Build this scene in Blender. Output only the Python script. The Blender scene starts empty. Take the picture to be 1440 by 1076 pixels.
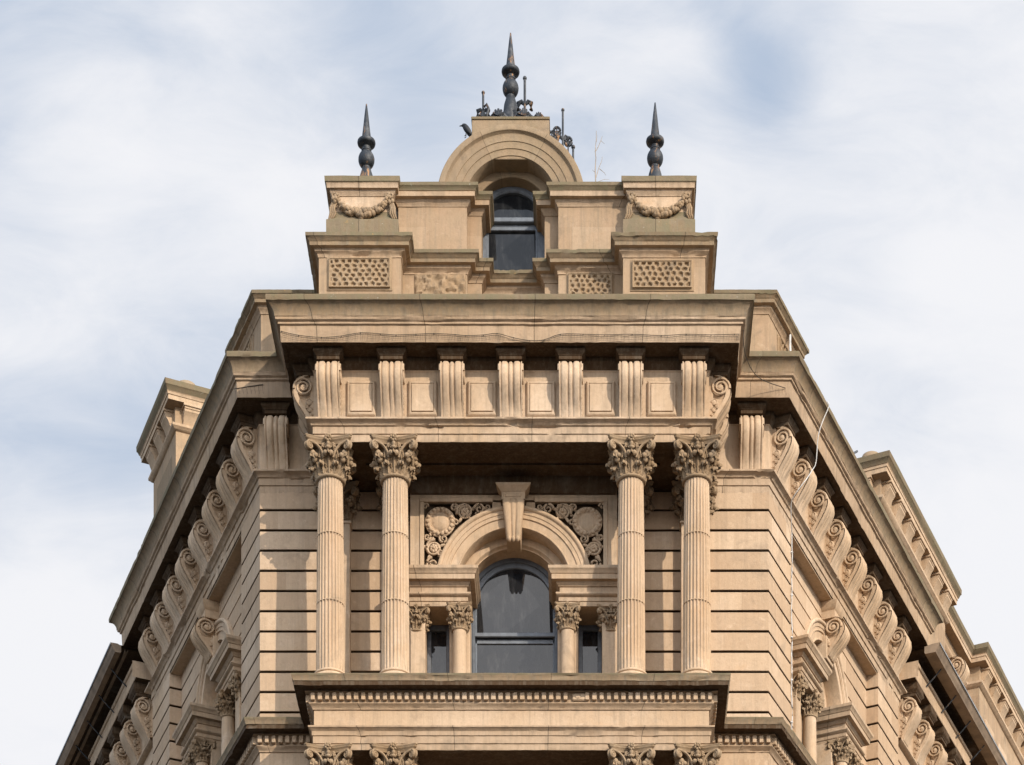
import bpy, math, random
from mathutils import Vector, Matrix, noise as mnoise
random.seed(7)
R = math.radians
sc = bpy.context.scene
col = sc.collection
PI = math.pi

# ------------------------------------------------------------------ camera
CX, YH, F, D = 835.0, 2800.0, 3490.0, 38.8        # principal point, horizon, focal length (px of the 1440 px photo), distance
CAMX, CAMZ = 1.278, 1.6
cd = bpy.data.cameras.new('camera')
cam = bpy.data.objects.new('camera', cd); col.objects.link(cam)
cam.location = (CAMX, -D, CAMZ); cam.rotation_euler = (R(90), 0, 0)
cd.sensor_fit = 'HORIZONTAL'; cd.sensor_width = 36.0
cd.lens = F/1440*36; cd.shift_x = -(CX-720)/1440; cd.shift_y = (YH-538)/1440
cd.clip_start = .5; cd.clip_end = 6000
sc.camera = cam

# ------------------------------------------------------------------ light
SUN_EL, SUN_AZ = R(24), R(34)                      # elevation; angle to the right of the facade's normal
sun_dir = Vector((math.sin(SUN_AZ)*math.cos(SUN_EL), -math.cos(SUN_AZ)*math.cos(SUN_EL), math.sin(SUN_EL)))
sd = bpy.data.lights.new('sun', 'SUN'); sd.energy = 4.15; sd.angle = R(.5); sd.color = (1, .90, .77)
so = bpy.data.objects.new('sun', sd); col.objects.link(so)
so.rotation_euler = sun_dir.to_track_quat('Z', 'Y').to_euler()
sc.view_settings.view_transform = 'Standard'; sc.view_settings.look = 'None'
sc.view_settings.exposure = 0.0; sc.view_settings.gamma = 1.0
try: sc.view_settings.use_curve_mapping = False
except Exception: pass

w = bpy.data.worlds.new('World'); sc.world = w; w.use_nodes = True
wt = w.node_tree; wt.nodes.clear()
def WN(t, **k):
    n = wt.nodes.new(t)
    for a, b in k.items(): setattr(n, a, b)
    return n
def WM(op, a, b=None, c=None):
    n = WN('ShaderNodeMath', operation=op)
    for i, x in enumerate((a, b, c)):
        if x is None: continue
        if hasattr(x, 'is_linked'): wt.links.new(x, n.inputs[i])
        else: n.inputs[i].default_value = x
    return n.outputs[0]
out = WN('ShaderNodeOutputWorld'); bg = WN('ShaderNodeBackground'); bg.inputs[1].default_value = .105
wt.links.new(bg.outputs[0], out.inputs[0])
sky = WN('ShaderNodeTexSky'); sky.sky_type = 'NISHITA'; sky.sun_disc = False
sky.sun_elevation = SUN_EL; sky.sun_rotation = math.atan2(sun_dir.x, sun_dir.y); sky.air_density = 1.0; sky.dust_density = 1.6
tc = WN('ShaderNodeTexCoord'); sx = WN('ShaderNodeSeparateXYZ'); wt.links.new(tc.outputs['Generated'], sx.inputs[0])
ay = WM('MAXIMUM', WM('ABSOLUTE', sx.outputs[1]), .12)
pu = WM('DIVIDE', sx.outputs[0], ay); pv = WM('DIVIDE', sx.outputs[2], ay)     # cloud sheet far beyond the roofs
cb = WN('ShaderNodeCombineXYZ'); wt.links.new(pu, cb.inputs[0]); wt.links.new(pv, cb.inputs[1])
def cloud(scale, stretch, rot, detail, seed, rough=.5, dist=.4):
    mp = WN('ShaderNodeMapping'); mp.inputs['Rotation'].default_value = (0, 0, rot)
    mp.inputs['Scale'].default_value = (scale, scale*stretch, 1); mp.inputs['Location'].default_value = (seed, seed*.7, seed)
    wt.links.new(cb.outputs[0], mp.inputs[0])
    n = WN('ShaderNodeTexNoise'); n.inputs['Scale'].default_value = 1; n.inputs['Detail'].default_value = detail
    n.inputs['Roughness'].default_value = rough; n.inputs['Distortion'].default_value = dist
    wt.links.new(mp.outputs[0], n.inputs['Vector']); return n.outputs['Fac']
def blob(px, py, rx, ry, rot=0):
    cx_, cy_ = (px-CX)/F, (YH-py)/F
    a = WM('SUBTRACT', pu, cx_); b = WM('SUBTRACT', pv, cy_)
    c, s = math.cos(rot), math.sin(rot)
    e = WM('ADD', WM('MULTIPLY', a, c), WM('MULTIPLY', b, s)); g = WM('SUBTRACT', WM('MULTIPLY', b, c), WM('MULTIPLY', a, s))
    q = WM('ADD', WM('POWER', WM('DIVIDE', e, rx/F), 2), WM('POWER', WM('DIVIDE', g, ry/F), 2))
    return WM('POWER', 2.718, WM('MULTIPLY', q, -1))
n1 = cloud(6, 1.5, .6, 4, 3.1, .45, .3); n2 = cloud(13, 1.9, .75, 9, 8.3, .62, .5)
cov = WM('ADD', WM('MULTIPLY', n1, 1.0), WM('MULTIPLY', n2, .72))
cov = WM('SUBTRACT', cov, .02)
cov = WM('ADD', cov, WM('MULTIPLY', pu, 1.0))
cov = WM('ADD', cov, WM('MULTIPLY', pv, -.75)); cov = WM('ADD', cov, .50)
for (a, b, c, d_, r_, k) in ((560, 110, 120, 170, .5, -.40), (1045, 70, 55, 120, .45, -.30), (1100, 110, 75, 55, .9, -.24), (160, 60, 230, 60, -.2, -.12), (830, 215, 150, 60, .5, -.32), (120, 330, 260, 140, .2, .34),
                       (190, 640, 120, 110, .3, -.12), (290, 390, 190, 90, .2, .20), (60, 490, 190, 45, -.15, .25), (60, 950, 260, 190, 0, .28), (940, 60, 60, 200, -.5, .12), (250, 40, 260, 60, .3, .05)):
    cov = WM('ADD', cov, WM('MULTIPLY', blob(a, b, c, d_, r_), k))
rp = WN('ShaderNodeMapRange'); rp.interpolation_type = 'SMOOTHSTEP'
rp.inputs['From Min'].default_value = .18; rp.inputs['From Max'].default_value = 1.10; wt.links.new(cov, rp.inputs[0])
mx = WN('ShaderNodeMix', data_type='RGBA'); wt.links.new(rp.outputs[0], mx.inputs[0])
hz = WN('ShaderNodeMix', data_type='RGBA'); hz.inputs[0].default_value = .85       # thin veil of high cloud in front of the blue
wt.links.new(sky.outputs[0], hz.inputs[6]); hz.inputs[7].default_value = (4.9, 5.85, 7.35, 1)
wt.links.new(hz.outputs[2], mx.inputs[6]); mx.inputs[7].default_value = (8.6, 8.65, 8.95, 1)
dt = WN('ShaderNodeVectorMath', operation='DOT_PRODUCT'); wt.links.new(tc.outputs['Generated'], dt.inputs[0]); dt.inputs[1].default_value = tuple(sun_dir)
glow = WM('ADD', 1, WM('MULTIPLY', WM('POWER', WM('MAXIMUM', WM('ADD', dt.outputs['Value'], .15), 0), 1.4), .65))   # thin cloud is brighter round the sun
bk = WN('ShaderNodeMapRange'); bk.interpolation_type = 'SMOOTHSTEP'; wt.links.new(sx.outputs[1], bk.inputs[0])
for i_, v_ in enumerate((.35, -.40, 0, 1.35)): bk.inputs[i_+1].default_value = v_
glow = WM('ADD', glow, bk.outputs[0])
vs_ = WN('ShaderNodeVectorMath', operation='SCALE'); wt.links.new(mx.outputs[2], vs_.inputs[0]); wt.links.new(glow, vs_.inputs['Scale'])
wt.links.new(vs_.outputs[0], bg.inputs[0])

# ------------------------------------------------------------------ measuring helpers (photo pixel at depth d -> metres)
def X(px, d): return CAMX + (px-CX)*(d+D)/F
def Z(py, d): return CAMZ + (YH-py)*(d+D)/F

# ------------------------------------------------------------------ materials
def new_mat(name):
    m = bpy.data.materials.new(name); m.use_nodes = True
    nt = m.node_tree; b = nt.nodes['Principled BSDF']
    return m, nt, b
class NT:
    def __init__(s, nt): s.t = nt
    def n(s, typ, **k):
        q = s.t.nodes.new(typ)
        for a, b in k.items(): setattr(q, a, b)
        return q
    def put(s, i, x):
        if hasattr(x, 'is_linked'): s.t.links.new(x, i)
        else: i.default_value = x
    def math(s, op, a, b=None, c=None, clamp=False):
        q = s.n('ShaderNodeMath', operation=op); q.use_clamp = clamp
        for i, x in enumerate((a, b, c)):
            if x is not None: s.put(q.inputs[i], x)
        return q.outputs[0]
    def mix(s, f, a, b, mode='MIX'):
        q = s.n('ShaderNodeMix', data_type='RGBA', blend_type=mode)
        s.put(q.inputs[0], f); s.put(q.inputs[6], a); s.put(q.inputs[7], b); return q.outputs[2]
    def noise(s, vec, scale, detail=4, rough=.55, dist=0):
        q = s.n('ShaderNodeTexNoise'); s.put(q.inputs['Vector'], vec); q.inputs['Scale'].default_value = scale
        q.inputs['Detail'].default_value = detail; q.inputs['Roughness'].default_value = rough; q.inputs['Distortion'].default_value = dist
        return q.outputs['Fac']
    def rng(s, x, a, b, c=0, d=1):
        q = s.n('ShaderNodeMapRange'); q.interpolation_type = 'SMOOTHSTEP'; s.put(q.inputs[0], x)
        for i, v in enumerate((a, b, c, d)): q.inputs[i+1].default_value = v
        return q.outputs[0]
    def scaled(s, vec, sc_, loc=(0, 0, 0)):
        q = s.n('ShaderNodeMapping'); s.put(q.inputs[0], vec); q.inputs['Scale'].default_value = sc_; q.inputs['Location'].default_value = loc
        return q.outputs[0]

STONE = (.54, .405, .280, 1)
def stone(name, base=STONE, blocks=0.0, course=.325, c0=25.41, joint=0.0, streak=.25, grime=.3, moss=0.0, rough=.88, bump=.35):
    m, nt, b = new_mat(name); t = NT(nt)
    geo = t.n('ShaderNodeNewGeometry'); P = geo.outputs['Position']
    big = t.noise(P, .55, 3, .5, .3); mid = t.noise(P, 3.2, 5, .6, .4); fine = t.noise(P, 26, 4, .7)
    c = t.mix(t.rng(big, .32, .68), base, (base[0]*.86, base[1]*.80, base[2]*.72, 1))
    c = t.mix(t.math('MULTIPLY', t.rng(mid, .5, .78), .55), c, (base[0]*1.12, base[1]*1.16, base[2]*1.24, 1))
    c = t.mix(t.math('MULTIPLY', t.rng(t.noise(P, 1.6, 5, .62, .6), .55, .8), .5), c, (base[0]*.92, base[1]*.72, base[2]*.5, 1))   # iron-stained patches
    if blocks:
        s3 = t.n('ShaderNodeSeparateXYZ'); t.put(s3.inputs[0], P)
        row = t.math('FLOOR', t.math('DIVIDE', t.math('SUBTRACT', s3.outputs[2], c0), course))
        al = t.math('ADD', s3.outputs[0], t.math('MULTIPLY', s3.outputs[1], .7))
        cx_ = t.math('FLOOR', t.math('ADD', t.math('DIVIDE', al, 1.15), t.math('MULTIPLY', row, .37)))
        cbn = t.n('ShaderNodeCombineXYZ'); t.put(cbn.inputs[0], row); t.put(cbn.inputs[1], cx_)
        wn = t.n('ShaderNodeTexWhiteNoise'); wn.noise_dimensions = '2D'; t.put(wn.inputs['Vector'], cbn.outputs[0])
        c = t.mix(t.math('MULTIPLY', wn.outputs['Value'], blocks), c, (base[0]*.70, base[1]*.64, base[2]*.58, 1))
    oi = t.n('ShaderNodeObjectInfo').outputs['Random']
    c = t.mix(t.math('MULTIPLY', oi, .42), c, (base[0]*.68, base[1]*.62, base[2]*.55, 1))
    st = t.noise(t.scaled(P, (9, 9, .55)), 1, 5, .6)
    c = t.mix(t.math('MULTIPLY', t.rng(st, .46, .70), streak), c, (.16, .125, .085, 1))
    st2 = t.noise(t.scaled(P, (26, 26, 1.4), (3, 5, 1)), 1, 4, .65)
    c = t.mix(t.math('MULTIPLY', t.rng(st2, .48, .68), streak*.75), c, (.20, .165, .12, 1))
    spk = t.noise(P, 14, 6, .72, .3)
    c = t.mix(t.math('MULTIPLY', t.rng(spk, .50, .72), .26+grime*.3), c, (base[0]*.52, base[1]*.47, base[2]*.42, 1))
    lt = t.noise(t.scaled(P, (1, 1, 1), (4, 9, 2)), 7.5, 6, .7, .4)
    c = t.mix(t.math('MULTIPLY', t.rng(lt, .56, .74), .35), c, (base[0]*1.22, base[1]*1.24, base[2]*1.28, 1))
    gr = t.noise(P, 2.1, 7, .68, .8)
    c = t.mix(t.math('MULTIPLY', t.rng(gr, .53, .72), grime), c, (.13, .105, .078, 1))
    if moss:
        mo = t.math('ADD', t.noise(P, 4.5, 6, .7), t.math('MULTIPLY', t.noise(t.scaled(P, (14, 14, 1.2)), 1, 3), .35))
        c = t.mix(t.math('MULTIPLY', t.rng(mo, .52, .86), moss), c, (.160, .140, .082, 1))
        oc = t.noise(P, 9, 4, .6)
        c = t.mix(t.math('MULTIPLY', t.rng(oc, .66, .74), moss*.7), c, (.45, .24, .07, 1))
        wl = t.noise(t.scaled(P, (1, 1, 1), (7, 3, 1)), 13, 4, .6)
        c = t.mix(t.math('MULTIPLY', t.rng(wl, .68, .74), moss*.6), c, (.5, .48, .4, 1))
    c = t.mix(t.math('MULTIPLY', t.rng(fine, .35, .75, 0, 1), .16), c, (base[0]*.5, base[1]*.45, base[2]*.4, 1))
    if joint:
        at = t.n('ShaderNodeAttribute'); at.attribute_name = 'along'
        w1 = t.n('ShaderNodeTexWhiteNoise'); w1.noise_dimensions = '1D'; t.put(w1.inputs['W'], t.math('FLOOR', t.math('ADD', t.math('DIVIDE', at.outputs['Fac'], joint), .5)))
        c = t.mix(t.math('MULTIPLY', w1.outputs['Value'], .6), c, t.mix(.55, c, (base[0]*.45, base[1]*.40, base[2]*.36, 1)))
        fr = t.math('FRACT', t.math('DIVIDE', at.outputs['Fac'], joint))
        wob = t.math('MULTIPLY', t.math('SUBTRACT', fine, .5), .008)
        ln = t.math('LESS_THAN', t.math('ABSOLUTE', t.math('ADD', t.math('SUBTRACT', fr, .5), wob)), .0052/joint)
        c = t.mix(t.math('MULTIPLY', ln, .75), c, (.06, .045, .03, 1))
    nt.links.new(c, b.inputs['Base Color'])
    b.inputs['Roughness'].default_value = rough; b.inputs['Specular IOR Level'].default_value = .15
    h = t.math('ADD', t.math('MULTIPLY', t.noise(P, 55, 5, .7), .5), t.math('MULTIPLY', t.noise(P, 9, 6, .6), 1.1))
    bp = t.n('ShaderNodeBump'); bp.inputs['Strength'].default_value = bump; bp.inputs['Distance'].default_value = .022
    t.put(bp.inputs['Height'], h); nt.links.new(bp.outputs[0], b.inputs['Normal'])
    return m
M = {}
M['stone'] = stone('sandstone', streak=.30, grime=.32)
M['wall'] = stone('coursed_sandstone', blocks=.95, streak=.18, grime=.30)
M['trim'] = stone('moulded_sandstone', base=(.49, .365, .25, 1), joint=1.45, streak=.42, grime=.45)
M['carved'] = stone('carved_sandstone', base=(.33, .238, .15, 1), streak=.3, grime=.6, bump=.6)
M['weather'] = stone('weathered_coping', base=(.23, .178, .115, 1), joint=1.45, streak=.55, grime=.5, moss=.85)
M['cyma'] = stone('stained_cornice_stone', base=(.33, .245, .16, 1), joint=1.45, streak=.85, grime=.5, moss=.3)
M['soot_shade'] = stone('soot_and_shade_stone', base=(.075, .046, .025, 1), streak=.3, grime=.75)  # sooty stone, darkened further as painted shade for soffits and recesses
M['gable'] = stone('weathered_gable_stone', base=(.35, .265, .178, 1), joint=1.45, streak=.3, grime=.6, moss=.25)
M['attic'] = stone('attic_ashlar', base=(.46, .338, .228, 1), blocks=1.0, course=.42, c0=28.97, streak=.4, grime=.45, moss=.16)

def iron():
    m, nt, b = new_mat('weathered_iron'); t = NT(nt); P = t.n('ShaderNodeNewGeometry').outputs['Position']
    c = t.mix(t.rng(t.noise(P, 7, 5, .65), .45, .72), (.014, .017, .021, 1), (.07, .07, .07, 1))
    c = t.mix(t.rng(t.noise(t.scaled(P, (12, 12, 2.5)), 1, 6, .7), .56, .66), c, (.30, .155, .06, 1))
    nt.links.new(c, b.inputs['Base Color']); b.inputs['Metallic'].default_value = .25; b.inputs['Roughness'].default_value = .55
    bp = t.n('ShaderNodeBump'); bp.inputs['Strength'].default_value = .4; bp.inputs['Distance'].default_value = .01
    t.put(bp.inputs['Height'], t.noise(P, 30, 4)); nt.links.new(bp.outputs[0], b.inputs['Normal'])
    return m
M['iron'] = iron()
def plain(name, c, rough=.6, metal=0, var=.25, scale=8):
    m, nt, b = new_mat(name); t = NT(nt); P = t.n('ShaderNodeNewGeometry').outputs['Position']
    cc = t.mix(t.rng(t.noise(P, scale, 5, .6), .35, .7), (c[0], c[1], c[2], 1), (c[0]*(1-var), c[1]*(1-var), c[2]*(1-var), 1))
    nt.links.new(cc, b.inputs['Base Color']); b.inputs['Roughness'].default_value = rough; b.inputs['Metallic'].default_value = metal
    return m
M['paint'] = plain('grey_blue_window_paint', (.13, .145, .165), .5, 0, .3, 9)
M['paintdark'] = plain('dark_window_paint', (.10, .105, .115), .5, 0, .4, 14)
M['frame'] = plain('dark_grey_frame', (.10, .112, .128), .5, 0, .3, 9)
M['lead'] = plain('grey_lead', (.22, .22, .215), .5, 0, .4, 5)
M['gutter'] = plain('painted_gutter', (.26, .185, .12), .8, 0, .35, 4)
M['cable'] = plain('white_cable', (.52, .50, .47), .6, 0, .3, 10)
M['darkcable'] = plain('black_cable', (.05, .055, .06), .6)
M['net'] = plain('dark_net_cord', (.035, .028, .02), .9)
M['feather'] = plain('black_feathers', (.004, .004, .005), .6)
M['twig'] = plain('dry_twig_bark', (.30, .25, .20), .9)
M['roof'] = plain('dark_roof_felt', (.10, .095, .09), .9)
M['ground'] = plain('asphalt', (.045, .043, .041), .95, 0, .4, .4)
M['inside'] = plain('dark_interior', (.02, .018, .016), .9)
M['curtain'] = plain('pale_curtain', (.33, .33, .34), .9, 0, .4, 9)
def glass(name, refl, tint):
    m = bpy.data.materials.new(name); m.use_nodes = True; nt = m.node_tree; nt.nodes.clear(); t = NT(nt)
    o = t.n('ShaderNodeOutputMaterial'); g = t.n('ShaderNodeBsdfGlossy'); g.inputs['Roughness'].default_value = .012
    P = t.n('ShaderNodeNewGeometry').outputs['Position']
    bp = t.n('ShaderNodeBump'); bp.inputs['Strength'].default_value = .04; bp.inputs['Distance'].default_value = .02
    t.put(bp.inputs['Height'], t.noise(P, 3, 2)); nt.links.new(bp.outputs[0], g.inputs['Normal'])
    g.inputs['Color'].default_value = tint
    d = t.n('ShaderNodeBsdfDiffuse')
    dirt = t.rng(t.noise(t.scaled(P, (7, 7, 2)), 1, 6, .7), .45, .8)
    t.put(d.inputs['Color'], t.mix(dirt, (.012, .013, .015, 1), (.05, .05, .05, 1)))
    x = t.n('ShaderNodeMixShader'); x.inputs[0].default_value = refl
    nt.links.new(d.outputs[0], x.inputs[1]); nt.links.new(g.outputs[0], x.inputs[2]); nt.links.new(x.outputs[0], o.inputs[0])
    return m
M['glass'] = glass('window_glass', .043, (1, .98, .96, 1))
M['glassdark'] = glass('dark_window_glass', .022, (.9, .95, 1, 1))

# ------------------------------------------------------------------ mesh builder
class MB:
    def __init__(s): s.v = []; s.f = []; s.m = []; s.al = []; s.mi = 0; s.M = None; s.ab = .2
    def add(s, vs, fs, al=None):
        b = len(s.v)
        for i, p in enumerate(vs):
            s.v.append(tuple(s.M @ Vector(p)) if s.M is not None else tuple(p)); s.al.append(al[i] if al else s.ab)
        for f in fs: s.f.append([i+b for i in f]); s.m.append(s.mi)
    def box(s, x0, x1, y0, y1, z0, z1, b=0.0):
        if b <= 0:
            vs = [(x, y, z) for z in (z0, z1) for y in (y0, y1) for x in (x0, x1)]
            s.add(vs, [(0, 2, 3, 1), (4, 5, 7, 6), (0, 1, 5, 4), (2, 6, 7, 3), (0, 4, 6, 2), (1, 3, 7, 5)]); return
        vs = []; idx = {}
        for i, (x, sx_) in enumerate(((x0, 1), (x1, -1))):
            for j, (y, sy_) in enumerate(((y0, 1), (y1, -1))):
                for k, (z, sz_) in enumerate(((z0, 1), (z1, -1))):
                    for a in range(3):
                        p = [x+sx_*b, y+sy_*b, z+sz_*b]; p[a] = (x, y, z)[a]
                        idx[(i, j, k, a)] = len(vs); vs.append(tuple(p))
        fs = []
        for i in (0, 1):
            fs.append([idx[(i, j, k, 0)] for j, k in ((0, 0), (1, 0), (1, 1), (0, 1))])
            fs.append([idx[(j, i, k, 1)] for j, k in ((0, 0), (1, 0), (1, 1), (0, 1))])
            fs.append([idx[(j, k, i, 2)] for j, k in ((0, 0), (1, 0), (1, 1), (0, 1))])
        for i in (0, 1):
            for j in (0, 1):
                fs.append([idx[(i, j, 0, 0)], idx[(i, j, 1, 0)], idx[(i, j, 1, 1)], idx[(i, j, 0, 1)]])
                fs.append([idx[(i, 0, j, 0)], idx[(i, 1, j, 0)], idx[(i, 1, j, 2)], idx[(i, 0, j, 2)]])
                fs.append([idx[(0, i, j, 1)], idx[(1, i, j, 1)], idx[(1, i, j, 2)], idx[(0, i, j, 2)]])
                for k in (0, 1): fs.append([idx[(i, j, k, a)] for a in range(3)])
        s.add(vs, fs)
    def grid(s, rows, wrap=False, al=None):
        n = len(rows[0]); vs = [p for r in rows for p in r]; fs = []
        for i in range(len(rows)-1):
            for j in range(n-1 if not wrap else n):
                k = (j+1) % n; fs.append((i*n+j, i*n+k, (i+1)*n+k, (i+1)*n+j))
        s.add(vs, fs, al)
    def poly(s, pts): s.add(pts, [tuple(range(len(pts)))])
    def prism(s, pts, vec):                       # planar polygon pushed along vec
        n = len(pts); v = Vector(vec); vs = [tuple(p) for p in pts]+[tuple(Vector(p)+v) for p in pts]
        s.add(vs, [tuple(range(n)), tuple(range(2*n-1, n-1, -1))]+[(i, (i+1) % n, n+(i+1) % n, n+i) for i in range(n)])
    def lathe(s, prof, n=24, c=(0, 0, 0), cap=True):
        rows = [[(c[0]+r*math.cos(2*PI*k/n), c[1]+r*math.sin(2*PI*k/n), c[2]+z) for k in range(n)] for r, z in prof]
        s.grid(rows, True)
        if cap:
            s.poly(rows[0][::-1]); s.poly(rows[-1])
    def tube(s, pts, r, n=6):
        P = [Vector(p) for p in pts]; rows = []; ref = None
        for i, p in enumerate(P):
            d = (P[min(i+1, len(P)-1)]-P[max(i-1, 0)])
            if d.length < 1e-9: d = Vector((0, 0, 1))
            d.normalize()
            if ref is None: ref = Vector((0, 0, 1)) if abs(d.z) < .9 else Vector((1, 0, 0))
            a = d.cross(ref)
            if a.length < 1e-6: a = d.cross(Vector((0, 1, 0)))
            a.normalize(); b = d.cross(a); ref = -b if False else ref
            rr = r[i] if isinstance(r, (list, tuple)) else r
            rows.append([tuple(p+a*(rr*math.cos(2*PI*k/n))+b*(rr*math.sin(2*PI*k/n))) for k in range(n)])
        s.grid(rows, True); s.poly(rows[0]); s.poly(rows[-1])
    def ell(s, c, r, n=10, m=6):
        if not isinstance(r, (list, tuple)): r = (r, r, r)
        rows = []
        for i in range(m+1):
            a = -PI/2+PI*i/m; ca, sa = max(math.cos(a), .02), math.sin(a)
            rows.append([(c[0]+r[0]*ca*math.cos(2*PI*k/n), c[1]+r[1]*ca*math.sin(2*PI*k/n), c[2]+r[2]*sa) for k in range(n)])
        s.grid(rows, True)
    def sweep(s, prof, path, closed=False, seg=.35, jit=.0022, mats=None, ends=False, chip=0):
        P = [Vector(p) for p in path]; n = len(P); mit = []
        def nrm(a, b):
            d = (b-a).normalized(); return Vector((d.y, -d.x))
        for i in range(n):
            if closed: na, nb = nrm(P[i-1], P[i]), nrm(P[i], P[(i+1) % n])
            else:
                na = nrm(P[i-1], P[i]) if i > 0 else None; nb = nrm(P[i], P[i+1]) if i < n-1 else None
                if na is None: na = nb
                if nb is None: nb = na
            mit.append((na+nb)/(1+na.dot(nb)))
        st = []; L = 0
        cnt = n if closed else n-1
        for i in range(cnt):
            a, b = P[i], P[(i+1) % n]; ma, mb = mit[i], mit[(i+1) % n]; l = (b-a).length; k = max(1, int(l/seg))
            for j in range(k): u = j/k; st.append((a.lerp(b, u), ma.lerp(mb, u), L+l*u, 1.0 if j else 0.0))
            L += l
        st.append((P[0], mit[0], L, 0.0) if closed else (P[-1], mit[-1], L, 0.0))
        rows = []; al = []
        for (p, m_, l, jj) in st:
            row = []
            for (o, z) in prof:
                q = o+jj*random.uniform(-jit, jit)
                if chip and o > .012:
                    nv = mnoise.noise(Vector((p.x*1.9+o*5, p.y*1.9, z*9)))+.45*mnoise.noise(Vector((p.x*11, p.y*11, z*23)))
                    q -= chip*max(0, min(1, (nv-.40)/.07))
                row.append((p.x+m_.x*q, p.y+m_.y*q, z+jj*random.uniform(-jit, jit)*.6)); al.append(l+.3)
            rows.append(row)
        b0 = len(s.f); s.grid(rows, False, al)
        if mats:
            per = len(prof)-1
            for i in range(b0, len(s.f)): s.m[i] = mats[(i-b0) % per]
        if ends: s.poly(rows[0]); s.poly(rows[-1][::-1])
    def arc(s, prof, cx, cz, a0=0, a1=PI, n=48, jit=0, alf=None):
        rows = []; al = []
        for i in range(n+1):
            a = a0+(a1-a0)*i/n
            rows.append([(cx+r*math.cos(a), y, cz+r*math.sin(a)) for r, y in prof]); al += [alf(a) if alf else .3+i/n*3.2]*len(prof)
        s.grid(rows, False, al)
    def build(s, name, mats, parent=None, loc=(0, 0, 0), rz=0, smooth=38, scale=None):
        me = bpy.data.meshes.new(name); me.from_pydata(s.v, [], s.f)
        for m_ in (mats if isinstance(mats, (list, tuple)) else [mats]): me.materials.append(m_)
        me.polygons.foreach_set('material_index', s.m)
        a = me.attributes.new('along', 'FLOAT', 'POINT'); a.data.foreach_set('value', s.al)
        me.polygons.foreach_set('use_smooth', [True]*len(me.polygons))
        me.update(); me.set_sharp_from_angle(angle=R(smooth))
        o = bpy.data.objects.new(name, me); col.objects.link(o)
        o.location = loc; o.rotation_euler = (0, 0, rz)
        if scale: o.scale = scale
        if parent: o.parent = parent
        return o
def empty(name, loc=(0, 0, 0), parent=None, rz=0):
    o = bpy.data.objects.new(name, None); col.objects.link(o); o.location = loc; o.rotation_euler = (0, 0, rz); o.empty_display_size = .3
    if parent: o.parent = parent
    return o
def tag(o, label=None, cat=None, group=None, kind=None):
    if label: o['label'] = label
    if cat: o['category'] = cat
    if group: o['group'] = group
    if kind: o['kind'] = kind
    return o
def dup(o, parent, loc=None, rz=None, scale=None):
    c = o.copy(); col.objects.link(c); c.parent = parent
    if loc is not None: c.location = loc
    if rz is not None: c.rotation_euler = (0, 0, rz)
    if scale is not None: c.scale = scale
    for ch in list(o.children): dup(ch, c)
    return c

# ------------------------------------------------------------------ plan
TH = R(66.3); CT, ST = math.cos(TH), math.sin(TH)
WX, WY = 4.09, 1.1                                   # corner where the front wall meets the side walls
PX, PY = 3.07, -.22                                  # portico
def PL(t, n): return (-WX-CT*t-ST*n, WY+ST*t-CT*n)   # left side wall: t along it from the corner, n outward
def PR(t, n): return (WX+CT*t+ST*n, WY+ST*t-CT*n)
RZ_L, RZ_R = -TH, TH
Z_SHELF, Z_SOF, Z_LIP, Z_ARC = 26.0, 26.94, 27.53, 25.68
Z_BAL, Z_LARC = 21.92, 20.89
T_END = 7.2

ground = MB(); ground.poly([(-2500, -2500, 0), (2500, -2500, 0), (2500, 2500, 0), (-2500, 2500, 0)])
tag(ground.build('ground', M['ground']), kind='structure')

B = empty('corner_building')
tag(B, 'ornate sandstone corner building with columned balcony, arched attic gable and three iron spires', 'building')

# ---- core that closes the volume behind the walls
k = MB()
core = [PL(T_END-.05, -.9), PL(.6, -.9), (-2.6, 2.1), (2.6, 2.1), PR(.6, -.9), PR(T_END-.05, -.9)]
k.prism([(p[0], p[1], 0) for p in core], (0, 0, 27.3))
k.build('core', M['inside'], B)

# ---- rusticated walls
def rustic(z_top, z_bot, first, step=.325, gh=.016, gd=.075):
    pr = [(0, z_top)]; z = first
    while z > z_bot+.05:
        pr += [(0, z+gh+.006), (-.008, z+gh), (-gd, z+gh*.8), (-gd, z-gh*.8), (-.010, z-gh), (0, z-gh-.008)]; z -= step
    pr.append((0, z_bot)); return pr
zt = Z_ARC+.02; up = rustic(zt, Z_BAL-.3, 25.41); low = rustic(21.4, 14.0, 21.06); base = [(0, 14.0), (0, 0)]
UH = 1.65
def gm(pr):                                           # joint grooves take the dark soot-and-shade stone
    return [1 if (a[0] < -.005 and b[0] < -.005) else 0 for a, b in zip(pr[:-1], pr[1:])]
def wallpaths(P, flip):
    a = [P(T_END, -.6), P(T_END, 0), P(5.92, 0), P(5.92, -.22), P(3.5+UH, -.22), P(3.5+UH, .05-.22-.75)]
    b = [P(3.5-UH, -.92), P(3.5-UH, -.22), P(1.1, -.22), P(1.1, 0), P(0, 0)]
    s_ = -1 if not flip else 1
    b += [(s_*UH, WY), (s_*UH, WY+.75)]
    return [p[::-1] for p in (a, b)] if flip else [a, b]
for P_, flip in ((PL, False), (PR, True)):
    k = MB()
    for pth in wallpaths(P_, flip): k.sweep(up, pth, seg=.25, jit=.0016, mats=gm(up), chip=0)
    full = [P_(T_END, -.6), P_(T_END, 0), P_(0, 0), (0 if True else 0, WY)]
    k.sweep(low, full[::-1] if flip else full, seg=.8); k.sweep(base, full[::-1] if flip else full, seg=6)
    k.build('wall', [M['wall'], M['soot_shade']], B)

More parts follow.
